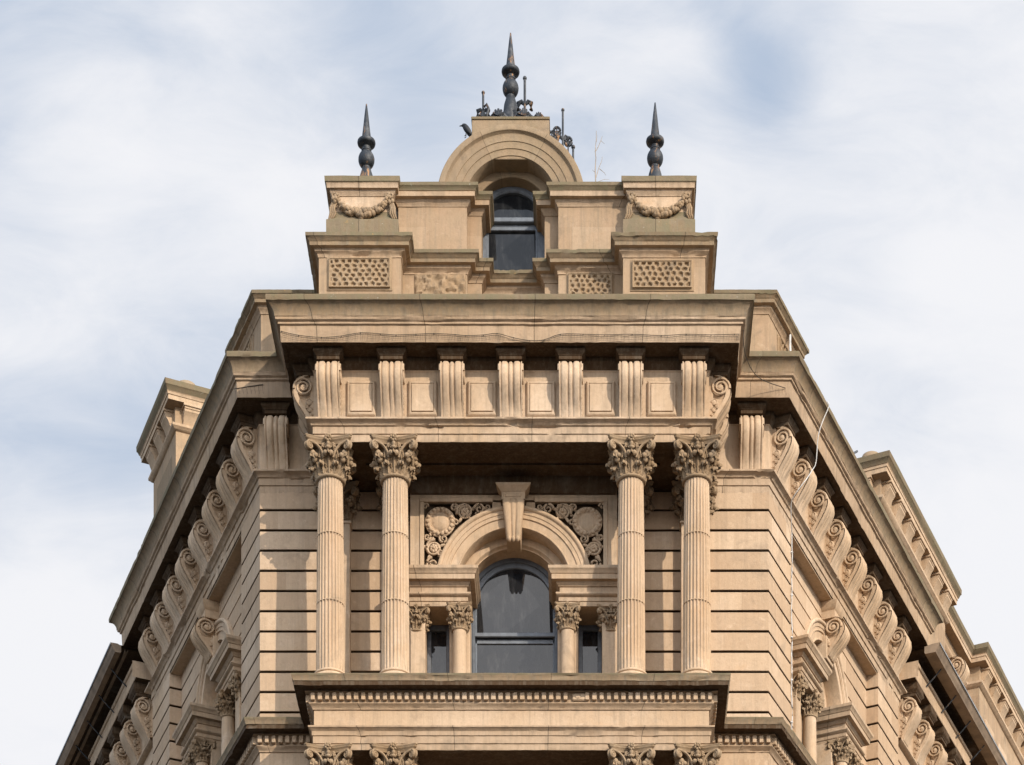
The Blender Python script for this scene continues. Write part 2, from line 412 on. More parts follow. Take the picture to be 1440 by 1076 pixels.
# ---- main entablature, breaking forward over the portico
path_main = [PL(T_END+.05, -.5), PL(T_END+.05, 0), PL(0, 0), (-PX, WY), (-PX, PY), (PX, PY), (PX, WY), PR(0, 0), PR(T_END+.05, 0), PR(T_END+.05, -.5)]
arch_prof = [(-.3, Z_ARC), (-.004, Z_ARC), (0, Z_ARC+.004), (0, 25.795), (.018, 25.80), (.020, 25.905), (.045, 25.915), (.05, 25.93), (.075, 25.95), (.11, 25.965), (.12, 25.97), (.12, 25.998), (0, 26.004)]
k = MB(); k.sweep(arch_prof, path_main, seg=.045, jit=.002, chip=.028, mats=[1]+[0]*11); k.build('architrave', [M['trim'], M['soot_shade']], B)  # underside strip uses the dark stone, shade put into its colour
k = MB(); k.sweep([(0, 26.0), (0, 26.76), (.02, 26.78), (.05, 26.84), (.09, 26.88), (.09, Z_SOF+.004)], path_main, mats=[0, 0, 1, 1, 1]); k.build('frieze', [M['stone'], M['soot_shade']], B)
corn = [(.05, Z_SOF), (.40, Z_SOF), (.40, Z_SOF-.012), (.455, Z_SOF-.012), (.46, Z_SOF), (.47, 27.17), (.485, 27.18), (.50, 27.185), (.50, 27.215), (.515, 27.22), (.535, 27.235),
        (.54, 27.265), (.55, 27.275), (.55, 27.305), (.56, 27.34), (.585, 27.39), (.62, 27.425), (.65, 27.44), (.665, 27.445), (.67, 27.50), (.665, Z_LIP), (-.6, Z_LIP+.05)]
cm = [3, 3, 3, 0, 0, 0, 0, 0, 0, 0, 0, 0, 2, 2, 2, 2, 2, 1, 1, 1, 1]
k = MB(); k.sweep(corn, path_main, seg=.08, jit=.0022, chip=.012, mats=cm, ends=False); k.build('cornice', [M['trim'], M['weather'], M['cyma'], M['soot_shade']], B)
k = MB()                                             # ceiling over the columns, and roof deck above the cornice
k.poly([(-PX+.2, PY+.2, Z_ARC+.05), (PX-.2, PY+.2, Z_ARC+.05), (PX-.2, WY+.9, Z_ARC+.05), (-PX+.2, WY+.9, Z_ARC+.05)])
k.sweep([(-.3, Z_ARC-.001), (-.3, Z_ARC+.06)], [(-PX, WY), (-PX, PY), (PX, PY), (PX, WY)])
k.box(-PX+.75, PX-.75, PY+.62, WY-.3, Z_ARC+.02, Z_ARC+.045)
k.build('portico_ceiling', M['soot_shade'], B)
k = MB(); k.poly([(x, y, 27.56) for x, y in (PL(T_END, -.2), PL(0, -.2), (-2.9, WY+.2), (-2.9, 0), (2.9, 0), (2.9, WY+.2), PR(0, -.2), PR(T_END, -.2))]); k.build('roof', M['roof'], B)

# ---- scroll bracket (modillion) with its block
def spiral(c, r0, r1, turns, a0, y=0.0, n=26, sgn=1):
    return [(c[0], c[1], 0, r0, r1)] and [(y, c[0]+(r0+(r1-r0)*i/n)*math.cos(a0+sgn*2*PI*turns*i/n), c[1]+(r0+(r1-r0)*i/n)*math.sin(a0+sgn*2*PI*turns*i/n)) for i in range(n+1)]
def catmull(pts, m=5):
    o = []; n = len(pts)
    for i in range(n-1):
        p = [Vector(pts[max(0, min(n-1, j))]) for j in (i-1, i, i+1, i+2)]
        for j in range(m):
            t = j/m; o.append(tuple(.5*((2*p[1])+(p[2]-p[0])*t+(2*p[0]-5*p[1]+4*p[2]-p[3])*t*t+(3*p[1]-p[0]-3*p[2]+p[3])*t**3)))
    o.append(tuple(pts[-1])); return o
def bracket_mb(W=.35, ribs=True, H=.79, PJ=.335):
    k = MB(); s_ = PJ/.40
    cur = catmull([(.10*s_, H), (.20*s_, H-.005), (.30*s_, H-.04), (.365*s_, H-.12), (.40*s_, H-.22), (.395*s_, H-.30), (.345*s_, H-.40), (.27*s_, H-.50), (.195*s_, H-.60), (.135*s_, H-.70), (.095*s_, 0)], 4)
    n = 41; rows = []
    for i, (p, z) in enumerate(cur):
        a, b = Vector(cur[max(0, i-1)]), Vector(cur[min(len(cur)-1, i+1)]); tg = (b-a).normalized(); nx, nz = -tg.y, tg.x
        if nx < 0 and i > 3: nx, nz = -nx, -nz
        if i <= 3: nx, nz = abs(nx)*.5+.2, abs(nz)
        amp = min(1, i/5.0)
        row = []
        for j in range(n):
            u = j/(n-1)*2-1; a_ = abs(u)
            if not ribs: h = 0.012*math.sqrt(max(0, 1-u*u))
            elif a_ < .20: h = .030*(max(0, 1-(a_/.20)**3))-.016
            elif a_ < .86: h = .036*(max(0, 1-abs((a_-.55)/.33)**4))-.016
            else: h = .016
            h *= amp; h *= max(.35, min(1, z/.25)); row.append((u*W/2, -(p+nx*h), max(0, z+nz*h)))
        rows.append(row)
    k.grid(rows)
    for sd_ in (-1, 1):                               # side cheeks: strap rim, recessed field, volute
        x = sd_*W/2; pts = [(x, -p, z) for p, z in cur]
        inner = [(x, -max(0.02, p-.07), min(z, H-.0)) for p, z in cur]
        vs = pts+inner; n_ = len(pts); k.add(vs, [(i, i+1, n_+i+1, n_+i) for i in range(n_-1)])
        xf = x-sd_*.05
        k.poly([(xf, -p+.0, z) for p, z in cur]+[(xf, 0, 0), (xf, 0, H)])
        k.add([(x, q[1], q[2]) for q in inner]+[(xf, q[1], q[2]) for q in inner], [(i, i+1, n_+i+1, n_+i) for i in range(n_-1)])
        vc = (-.215*s_, H-.19)
        sp = [(x+sd_*.004, yy, zz) for (_, yy, zz) in [(0, vc[0]+r_*math.cos(a), vc[1]+r_*math.sin(a)) for r_, a in [(.150-.115*i/34, PI*1.05-sd_*0-2*PI*2.0*i/34) for i in range(35)]]]
        k.tube(sp, [.020-.006*i/34 for i in range(35)], 6)
        k.M = Matrix.Translation((x, vc[0], vc[1])); k.ell((0, 0, 0), (.022, .045, .045), 10, 6); k.M = None
        k.M = Matrix.Translation((xf, vc[0], vc[1])); k.ell((0, 0, 0), (.026, .16, .16), 14, 6); k.M = None
        for (yy, zz, r_) in ((-.085, H-.415, .072), (-.075, H-.535, .056), (-.125, H-.49, .034), (-.062, H-.625, .044), (-.05, H-.70, .034)):
            k.M = Matrix.Translation((xf, yy, zz)); k.ell((0, 0, 0), (.056, r_, r_), 10, 6)
            k.tube([(sd_*.048, r_*.62*math.cos(q*PI/5), r_*.62*math.sin(q*PI/5)) for q in range(9)], .008, 5); k.M = None
    k.box(-W/2+.012, W/2-.012, -.07, .02, 0, H, .0)
    return k
def mutule_mb(W=.35, z0=.79, z1=.945, p=.285):
    k = MB()
    pr = [(0, z0-.004), (.0, z0+.045), (.012, z0+.05), (.014, z0+.06), (.022, z0+.072), (.045, z0+.092), (.055, z0+.105), (.055, z0+.13), (.045, z0+.135), (.045, z1)]
    hw = W/2
    k.sweep(pr, [(-hw, .05), (-hw, -p), (hw, -p), (hw, .05)], seg=1, jit=0)
    k.poly([(-hw, .05, z0-.004), (-hw, -p, z0-.004), (hw, -p, z0-.004), (hw, .05, z0-.004)])
    return k
mod = bracket_mb().build('scroll_bracket', M['stone'], B, loc=(0, PY, Z_SHELF), smooth=40)
mutule_mb().build('bracket_block', M['soot_shade'], mod)
fc = [(460.8, 0), (550, 0), (635, 0), (718, 0), (802, 0), (887, 0), (976, 0)]
mxs = [X(a, -.55) for a, _ in fc]
mod.location.x = mxs[0]
for x_ in mxs[1:]: dup(mod, B, (x_, PY, Z_SHELF), 0)
for s_, rz in ((-1, -PI/2), (1, PI/2)):
    for yy in (.06, .78): dup(mod, B, (s_*PX, yy, Z_SHELF), rz)
for P_, rz, s_ in ((PL, RZ_L, -1), (PR, RZ_R, 1)):
    dup(mod, B, (s_*3.80, WY, Z_SHELF), 0)            # on the short front wall beside the portico
    for i in range(8): x_, y_ = P_(.30+.915*i, 0); dup(mod, B, (x_, y_, Z_SHELF), rz)
for i in range(6):
    c = (mxs[i]+mxs[i+1])/2
    k = MB(); hw, z0, z1 = .225, 26.06, 26.60
    k.sweep([(0.0, 0), (.0, .012), (-.012, .022), (-.03, .026), (-.032, .036), (-.05, .036)], [(0, 0), (1, 0)], seg=2) if False else None
    def ring(i_, y_): return [(c-hw+i_, y_, z0+i_), (c+hw-i_, y_, z0+i_), (c+hw-i_, y_, z1-i_), (c-hw+i_, y_, z1-i_)]
    rows = [ring(0, PY), ring(0, PY-.035), ring(.012, PY-.05), ring(.03, PY-.062), ring(.045, PY-.066), ring(.048, PY-.050), ring(.058, PY-.050), ring(.060, PY-.075), ring(.2, PY-.077)]
    k.grid(rows, True); k.poly(rows[-1]); k.build('frieze_panel', M['stone'], B)

# ---- lower entablature with dentils (balcony level)
path_low = [PL(T_END, -.3), PL(T_END, 0), PL(0, 0), (-PX, WY), (-PX, PY), (PX, PY), (PX, WY), PR(0, 0), PR(T_END, 0), PR(T_END, -.3)]
lowp = [(-.3, Z_LARC), (-.004, Z_LARC), (0, Z_LARC+.004), (0, 20.985), (.016, 20.99), (.018, 21.10), (.032, 21.105), (.034, 21.17), (.05, 21.185), (.075, 21.205), (.085, 21.21), (.085, 21.235), (0, 21.24),
        (0, 21.505), (.02, 21.51), (.022, 21.53), (.05, 21.56), (.075, 21.58), (.075, 21.60), (.065, 21.603), (.065, 21.735), (.13, 21.745), (.14, 21.765), (.27, 21.768), (.275, 21.755), (.285, 21.755),
        (.285, 21.815), (.295, 21.82), (.30, 21.845), (.305, 21.86), (.315, 21.885), (.32, Z_BAL-.028), (.322, Z_BAL), (-.3, Z_BAL+.045)]
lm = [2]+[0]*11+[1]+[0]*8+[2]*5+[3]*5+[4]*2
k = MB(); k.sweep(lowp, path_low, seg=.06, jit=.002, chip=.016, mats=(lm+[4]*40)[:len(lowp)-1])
k.build('balcony_cornice', [M['trim'], M['stone'], M['soot_shade'], M['cyma'], M['weather']], B)
def dentils(k, p0, p1, skip=()):
    a, b = Vector(p0), Vector(p1); l = (b-a).length; d = (b-a)/l; nn = Vector((d.y, -d.x)); cnt = max(1, round(l/.1125)); st_ = l/cnt
    for i in range(cnt):
        if i in skip: continue
        c_ = a+d*(st_*(i+.5)); hw = st_*.30+random.uniform(-.003, .003); ang = math.atan2(d.y, d.x)
        k.M = Matrix.Translation((c_.x, c_.y, 0)) @ Matrix.Rotation(ang, 4, 'Z')
        k.box(-hw, hw, -.062+random.uniform(-.003, .003), .03, 21.615, 21.725, .006); k.M = None
def offs(path, o):
    P = [Vector(p) for p in path]; r_ = []
    for i in range(len(P)):
        f = lambda a, b: Vector(((b-a).normalized().y, -(b-a).normalized().x))
        na = f(P[i-1], P[i]) if i else f(P[0], P[1]); nb = f(P[i], P[i+1]) if i < len(P)-1 else na
        r_.append(P[i]+(na+nb)/(1+na.dot(nb))*o)
    return r_
q = offs(path_low, .065)
for i in range(1, len(q)-2):
    k = MB(); dentils(k, q[i], q[i+1], (36, 37) if i == 4 else ())
    if i == 4: xa = q[4].x+(q[5].x-q[4].x)*37/55; k.box(xa-.14, xa+.10, q[4].y-.045, q[4].y+.03, 21.612, 21.722, .015); k.ell((xa-.05, q[4].y-.04, 21.66), (.05, .02, .03), 8, 5)
    k.build('dentil_band', M['stone'], B, smooth=25)
k = MB(); k.sweep([(0, 25.47), (.03, 25.48), (.05, 25.53), (.10, 25.60), (.11, Z_ARC+.049)], [(-UH+.02, .79), (UH-.02, .79)]); k.build('ceiling_moulding', M['soot_shade'], B)
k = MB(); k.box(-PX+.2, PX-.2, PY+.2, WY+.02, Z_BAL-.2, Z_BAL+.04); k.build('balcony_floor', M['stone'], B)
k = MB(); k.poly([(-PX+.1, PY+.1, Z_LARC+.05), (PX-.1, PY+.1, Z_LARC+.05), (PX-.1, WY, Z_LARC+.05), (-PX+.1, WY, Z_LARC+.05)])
k.sweep([(-.3, Z_LARC-.001), (-.3, Z_LARC+.06)], [(-PX, WY), (-PX, PY), (PX, PY), (PX, WY)]); k.build('lower_portico_ceiling', M['soot_shade'], B)

# ---- Corinthian capital
def capital_mb(H=.52, rn=.20):
    k = MB()
    def bell(z):
        u = z/H; return rn*(1.0+.04*u+.55*max(0, u-.2)**2)
    k.lathe([(bell(H*i/10), H*i/10) for i in range(10)], 24)
    k.lathe([(rn+.002, -.045), (rn+.022, -.04), (rn+.034, -.022), (rn+.030, -.004), (rn+.012, .004), (rn, .02)], 32)
    def leaf(a0, z0, h, w, out_, rc, rnd):
        rows = []; n = 13; m = 18
        for i in range(m+1):
            s_ = i/m
            if s_ < .66:
                u = s_/.66; z = z0+h*u; r = bell(min(z, H))+.012+out_*u**2.2; cr = 0
            else:
                a = (s_-.66)/.34*PI*1.15; r = bell(min(z0+h, H))+.012+out_+rc*(1-math.cos(a)); z = z0+h+rc*math.sin(a); cr = 1
            wd = w*(.66+.34*abs(math.sin(s_*PI*3.6+.4)))*(1 if s_ < .6 else max(.42, 1-(s_-.6)*1.2))
            row = []
            for j in range(n):
                v = j/(n-1)*2-1
                rr = r+.017*math.cos(v*PI*3)*(1-.3*abs(v))+.014*(1-abs(v))-.020*v*v
                ang = a0+v*wd/max(r, .1)/2
                row.append((rr*math.cos(ang), rr*math.sin(ang), z-.016*v*v*(1+cr)))
            rows.append(row)
        k.grid(rows)
        rt = bell(min(z0+h, H))+out_+rc*1.25
        k.M = Matrix.Rotation(a0, 4, 'Z')
        for v in ((0,) if h < .2 else (-.2, .2)): k.ell((rt+.004-abs(v)*.05, v*w*1.2, z0+h+rc*.15-abs(v)*.03), (rc*.85+rnd*.006, w*(.27 if h < .2 else .2), rc*.85+rnd*.008), 10, 7)
        k.M = None
    for i in range(8): leaf(i*PI/4+PI/8, .0, .125, .175, .040, .034, random.uniform(0, 1))
    for i in range(8): leaf(i*PI/4, .0, .250, .190, .070, .040, random.uniform(0, 1))
    VR, AR = .425, .515
    for i in range(4):                                # corner volutes, their stalks, small helices, flower
        a = i*PI/2+PI/4; d = Vector((math.cos(a), math.sin(a), 0)); t = Vector((-d.y, d.x, 0))
        for s_ in (-1, 1):
            st_ = [d*(rn+.05)+t*(s_*.15)+Vector((0, 0, .20)), d*(rn+.085)+t*(s_*.125)+Vector((0, 0, .31)), d*(rn+.14)+t*(s_*.075)+Vector((0, 0, .40)), d*VR+t*(s_*.025)+Vector((0, 0, .438))]
            c = d*VR+Vector((0, 0, .375))+t*(s_*.022)
            sp = [c+d*((.063-.050*q/22)*math.sin(2*PI*1.7*q/22))+Vector((0, 0, (.063-.050*q/22)*math.cos(2*PI*1.7*q/22))) for q in range(23)]
            k.tube([tuple(p) for p in catmull([tuple(p) for p in st_], 4)]+[tuple(p) for p in sp[1:]], .021, 6)
            f = Vector((math.cos(a+s_*PI/4), math.sin(a+s_*PI/4), 0)); ft = Vector((-f.y, f.x, 0))*(-s_)
            c2 = f*(rn+.085)+ft*.06+Vector((0, 0, .385))
            sp2 = [c2+ft*((.042-.032*q/16)*math.sin(2*PI*1.4*q/16))+Vector((0, 0, (.042-.032*q/16)*math.cos(2*PI*1.4*q/16))) for q in range(17)]
            k.tube([tuple(f*(rn+.05)+ft*.15+Vector((0, 0, .22))), tuple(f*(rn+.075)+ft*.125+Vector((0, 0, .35)))]+[tuple(p) for p in sp2], .015, 6)
        k.M = Matrix.Rotation(a, 4, 'Z'); k.ell((VR, 0, .375), (.035, .04, .035), 8, 6); k.ell((rn+.15, 0, .29), (.05, .05, .05), 8, 6); k.ell((rn+.11, 0, .22), (.04, .05, .06), 8, 6); k.M = None
        k.M = Matrix.Rotation(i*PI/2, 4, 'Z')
        for q in range(7): k.ell((rn+.125, .040*math.cos(q*2*PI/7), H-.035+.042*math.sin(q*2*PI/7)), (.035, .024, .024), 8, 5)
        k.ell((rn+.145, 0, H-.035), (.03, .022, .022), 8, 5); k.ell((rn+.10, 0, H-.11), (.045, .034, .055), 8, 5); k.ell((rn+.11, 0, H-.175), (.045, .045, .03), 8, 5); k.M = None
    def aba(e, z):                                     # concave-sided abacus
        pts = []
        for i in range(4):
            a = i*PI/2+PI/4; R0 = AR+e
            pa = Vector((math.cos(a), math.sin(a)))*R0; pb = Vector((math.cos(a+PI/2), math.sin(a+PI/2)))*R0
            tn = (pb-pa).normalized(); pa2 = pa+tn*.032; pb2 = pb-tn*.032; nin = -((pa+pb)/2).normalized()
            for q in range(11):
                u = q/10; p = pa2.lerp(pb2, u)+nin*(.085*math.sin(PI*u)); pts.append((p.x, p.y, z))
        return pts
    rows = [aba(-.06, H-.095), aba(-.055, H-.075), aba(-.035, H-.06), aba(-.03, H-.05), aba(-.005, H-.042), aba(0, H-.03), aba(0, H-.02), aba(.014, H-.014), aba(.014, H)]
    k.grid(rows, True); k.poly(rows[0]); k.poly(rows[-1])
    return k
CAPH = .48
def shaft_mb(h, r0, r1, flutes=24):
    k = MB(); rows = []; nz = 14; per = 6
    for i in range(nz+1):
        u = i/nz; z = h*u; r = r0+(r1-r0)*(u**1.6); row = []
        for f in range(flutes):
            for q in range(per):
                a = 2*PI*(f+q/per)/flutes
                dd = 0 if q in (0, 1) else (.019, .029, .029, .019)[q-2]
                if u < .02 or u > .985: dd = 0
                row.append(((r-dd)*math.cos(a), (r-dd)*math.sin(a), z))
        rows.append(row)
    k.grid(rows, True)
    for zz in (h*.355, h*.705):                       # drum joints
        rr = r0+(r1-r0)*((zz/h)**1.6); k.lathe([(rr-.012, zz-.007), (rr+.0015, zz-.005), (rr+.0015, zz+.005), (rr-.012, zz+.007)], 48, cap=False)
    return k
def base_mb(r):
    k = MB(); k.box(-r*1.38, r*1.38, -r*1.38, r*1.38, 0, .06, .006)
    pr = [(r*1.30, .06)]+[(r*1.28+.028*math.cos(a), .095+.035*math.sin(a)) for a in [(-PI/2+PI*i/8) for i in range(9)]]+[(r*1.14, .14), (r*1.12, .16)]+[(r*1.12+.018*math.cos(a), .18+.02*math.sin(a)) for a in [(-PI/2+PI*i/8) for i in range(9)]]+[(r*1.03, .205), (r, .22)]
    k.lathe(pr, 40); return k
ZC = Z_ARC-CAPH
col0 = empty('column', (-2.855, 0, Z_BAL+.04), B)
base_mb(.222).build('base', M['stone'], col0)
shaft_mb(ZC-Z_BAL-.26, .222, .193).build('shaft', M['stone'], col0, loc=(0, 0, .22), smooth=50)
cap0 = capital_mb().build('capital', M['carved'], col0, loc=(0, 0, ZC-Z_BAL-.04), smooth=60)
COLX = [-2.84, -1.826, 1.862, 2.889]
col0.location.x = COLX[0]; cols = [col0]
for x_ in COLX[1:]: cols.append(dup(col0, B, (x_, 0, Z_BAL+.04)))
for x_ in COLX: dup(col0, B, (x_, 0, Z_BAL+.04-(Z_ARC-Z_LARC)))      # the same order carries the balcony
k = MB(); hw = .215
k.box(-hw, hw, -.19, .02, 0, ZC-Z_BAL-.1, .008); k.box(-hw-.02, hw+.02, -.21, .02, ZC-Z_BAL-.12, ZC-Z_BAL-.08, .006); k.box(-hw-.035, hw+.035, -.225, .02, 0, .14, .01)
pil0 = k.build('pilaster', M['stone'], B, loc=(COLX[0], WY, Z_BAL))
o = dup(cap0, pil0, (0, 0, ZC-Z_BAL), 0, (1, .9, .93)); o.name = 'capital'
for x_ in COLX[1:]: dup(pil0, B, (x_, WY, Z_BAL))

# ---- tripartite arched window bay, built once and set into front and both side walls
ZA = 24.2
bay = empty('window_bay', (0, .80, -.17), B)
def arched_wall(k, zb, zt_, R_, u1, y, grooves):
    edges = sorted(set([zb, zt_]+[g for g in grooves if zb < g < zt_])); gh = .016
    for a, b in zip(edges[:-1], edges[1:]):
        lo = a+(gh if a in grooves else 0); hi = b-(gh if b in grooves else 0); n = 8
        zs = [lo+(hi-lo)*i/n for i in range(n+1)]
        fx = lambda z: math.sqrt(max(0, R_*R_-(z-ZA)**2)) if ZA < z < ZA+R_ else (R_ if z <= ZA else 0)
        for s_ in (-1, 1): k.grid([[(s_*fx(z), y, z), (s_*u1, y, z)] for z in zs])
        if b in grooves:
            for s_ in (-1, 1):
                fa = fx(b); k.grid([[(s_*fa, yy, zz), (s_*u1, yy, zz)] for yy, zz in ((y, b-gh), (y+.045, b-gh*.8), (y+.045, b+gh*.8), (y, b+gh))])
gro = [25.41+.11-.325*i for i in range(5)]
def archivolt():
    k = MB()
    k.arc([(1.25, .08), (1.25, -.055), (1.235, -.07), (1.215, -.075), (1.20, -.07), (1.185, -.055), (1.18, -.04), (1.125, -.038), (1.12, -.026), (1.08, -.024), (1.075, -.036), (1.06, -.036), (1.055, -.015), (.945, -.012), (.935, -.024), (.92, -.024), (.912, -.012), (.912, .24)], 0, ZA, -.12, PI+.12, 56)
    k.arc([(.915, .24), (.80, .24), (.79, .25), (.785, .27), (.765, .29), (.755, .29), (.755, .62)], 0, ZA, -.12, PI+.12, 56)
    return k
def imp_path(s_):
    p = [(-UH, .1), (-UH, -.14), (-.735, -.14), (-.735, .62)]
    return p if s_ < 0 else [(-x, y) for x, y in p[::-1]]
impp = [(-.1, 23.79), (-.003, 23.79), (0, 23.794), (0, 23.86), (.014, 23.865), (.016, 23.925), (.03, 23.93), (.055, 23.955), (.06, 23.96), (.06, 23.985), (0, 23.99), (0, 24.09), (.02, 24.095), (.025, 24.115), (.05, 24.135), (.055, 24.155), (.125, 24.158),
        (.128, 24.235), (.14, 24.24), (.15, 24.265), (.17, 24.29), (.18, 24.30), (.182, 24.345), (-.25, 24.37)]
def bay_parts(root, front):
    r = {}
    k = MB()
    if front:
        k.mi = 1; arched_wall(k, 24.3, Z_ARC+.2, 1.2, 1.47, .12, []); k.mi = 0  # sunk field behind the carving: grime plus shade painted near-black
        for s_ in (-1, 1):
            k.box(s_*1.47 if s_ > 0 else -UH, UH if s_ > 0 else -1.47, 0, .32, 24.3, Z_ARC+.215)
            def fr(x0, x1, z0, z1): k.box(min(x0, x1), max(x0, x1), -.02, .05, z0, z1, .008)
            fr(s_*1.43, s_*1.50, 24.37, 25.525); fr(s_*.33, s_*1.50, 25.525, 25.59); 
            k.box(min(s_*.20, s_*.34), max(s_*.20, s_*.34), .0, .1, 25.42, 25.525)
        k.box(-1.47, 1.47, 0, .2, 25.56, Z_ARC+.215)
    else: arched_wall(k, 24.3, Z_ARC+.12, 1.2, UH, 0, gro)
    k.build('arch_wall', [M['stone'] if front else M['wall'], M['soot_shade']], root)
    archivolt().build('archivolt', M['stone'], root)
    for s_ in (-1, 1):
        k = MB(); k.sweep(impp, imp_path(s_), jit=.001, seg=.5, mats=None)
        k.box(-UH+.002 if s_ < 0 else .74, -.74 if s_ < 0 else UH-.002, -.135, .62, 23.791, 24.34)
        k.build('impost', M['trim'], root)
        k = MB()
        a, b = (-1.03, -.70) if s_ < 0 else (.70, 1.03); k.box(a, b, .10, .66, Z_BAL-.4, 23.80, .012)
        a, b = (-UH, -1.41) if s_ < 0 else (1.41, UH); k.box(a, b, -.05, .66, Z_BAL-.4, 23.80, .012)
        k.build('jamb', M['stone'], root)
        sc_ = empty('small_column', (s_*.86, -.02, Z_BAL-.2), root)
        k = MB(); k.lathe([(.122, 0), (.120, .8), (.108, 23.47-Z_BAL+.2)], 28); k.build('shaft', M['stone'], sc_)
        o = dup(cap0, sc_, (0, 0, 23.47-Z_BAL+.2), 0, (.55, .55, .667)); o.name = 'capital'
        o = dup(cap0, root, (s_*1.55, .06, 23.47), 0, (.6, .6, .667)); o.name = 'pilaster_capital'
        wn = MB(); a, b = (-1.41, -1.03) if s_ < 0 else (1.03, 1.41)
        for x0, x1 in ((a, a+.07), (b-.07, b)): wn.box(x0, x1, .40, .48, Z_BAL-.3, 23.79, .008)
        wn.box(a+.07, b-.07, .40, .48, 23.70, 23.788, .008); wn.box(a+.07, b-.07, .42, .48, 22.85, 22.90, .006)
        sl = wn.build('side_window', M['paintdark'], root)
        pn = MB(); pn.poly([(a+.06, .455, Z_BAL-.3), (b-.06, .455, Z_BAL-.3), (b-.06, .455, 23.72), (a+.06, .455, 23.72)]); pn.build('pane', M['glass'], sl)
    # central sash window
    wn = MB(); r0, r1, y0, y1 = .765, .665, .55, .64
    wn.arc([(r0, y0), (r1+.03, y0), (r1+.02, y0+.02), (r1+.02, y0+.035), (r1, y0+.04), (r1, y1)], 0, ZA, 0, PI, 40)
    for s_ in (-1, 1):
        a, b = sorted((s_*r0, s_*(r1+.02))); wn.box(a, b, y0, y1, Z_BAL-.3, ZA, .01)
        a, b = sorted((s_*(r1+.02), s_*(r1-.02))); wn.box(a, b, y0+.035, y1, Z_BAL-.3, ZA, .006)
    wd = wn.build('arched_window', M['frame'], root)
    sh = MB(); sh.arc([(r1, y0+.045), (r1-.045, y0+.045), (r1-.05, y0+.055), (r1-.05, y0+.085)], 0, ZA, 0, PI, 40)
    for s_ in (-1, 1):
        a, b = sorted((s_*(r1-.02), s_*(r1-.05))); sh.box(a, b, y0+.045, y1+.03, 23.70, ZA, .004)
        a, b = sorted((s_*(r1-.02), s_*(r1-.05))); sh.box(a, b, y0+.10, y1+.05, Z_BAL-.3, 23.70, .004)
    sh.box(-.65, .65, y0+.03, y0+.085, 23.70, 23.765, .006); sh.box(-.65, .65, y0+.10, y0+.14, 23.62, 23.69, .006)
    sh.build('sash', M['paint'], wd)
    g = MB(); n = 32; g.poly([(.63*math.cos(PI*i/n), y0+.08, ZA+.63*math.sin(PI*i/n)) for i in range(n+1)]+[(-.63, y0+.08, 23.74), (.63, y0+.08, 23.74)]); g.build('upper_pane', M['glass'], wd)
    g = MB(); g.poly([(-.63, y0+.125, Z_BAL-.3), (.63, y0+.125, Z_BAL-.3), (.63, y0+.125, 23.66), (-.63, y0+.125, 23.66)]); g.build('lower_pane', M['glass'], wd)
    return r
bay_parts(bay, True)
# keystone of the front arch
k = MB()
k.sweep([(0, 25.46), (.0, 25.57), (.015, 25.58), (.03, 25.60), (.065, 25.635), (.08, 25.65), (.085, 25.672), (-.1, 25.675)], [(-.155, .1), (-.185, -.20), (.185, -.20), (.155, .1)], seg=2, jit=0)
k.box(-.125, .125, -.212, -.19, 25.49, 25.55, .008)
rows = []
for i in range(17):
    u = i/16; z = 25.47-.60*u; hw = .175-.065*u; row = []
    yb = -(.185-.10*u**.8+.02*math.sin(u*PI))
    for j in range(25):
        v = j/24*2-1; a_ = abs(v)
        h = (.035*math.sqrt(max(0, 1-(a_/.22)**2)) if a_ < .22 else .04*math.sqrt(max(0, 1-((a_-.6)/.36)**2))) if a_ < .96 else 0
        row.append((v*hw, yb-h*(.55+.5*u), z))
    rows.append([(-hw, .25, z)]+row+[(hw, .25, z)])
k.grid(rows); k.poly([r_ for r_ in rows[-1]])
for q in (-.6, 0, .6): k.ell((q*.11, -.105, 24.88), (.034, .045, .05), 8, 6)
k.box(-.105, .105, -.02, .27, 24.95, 25.2, .01)
k.build('keystone', M['stone'], bay)
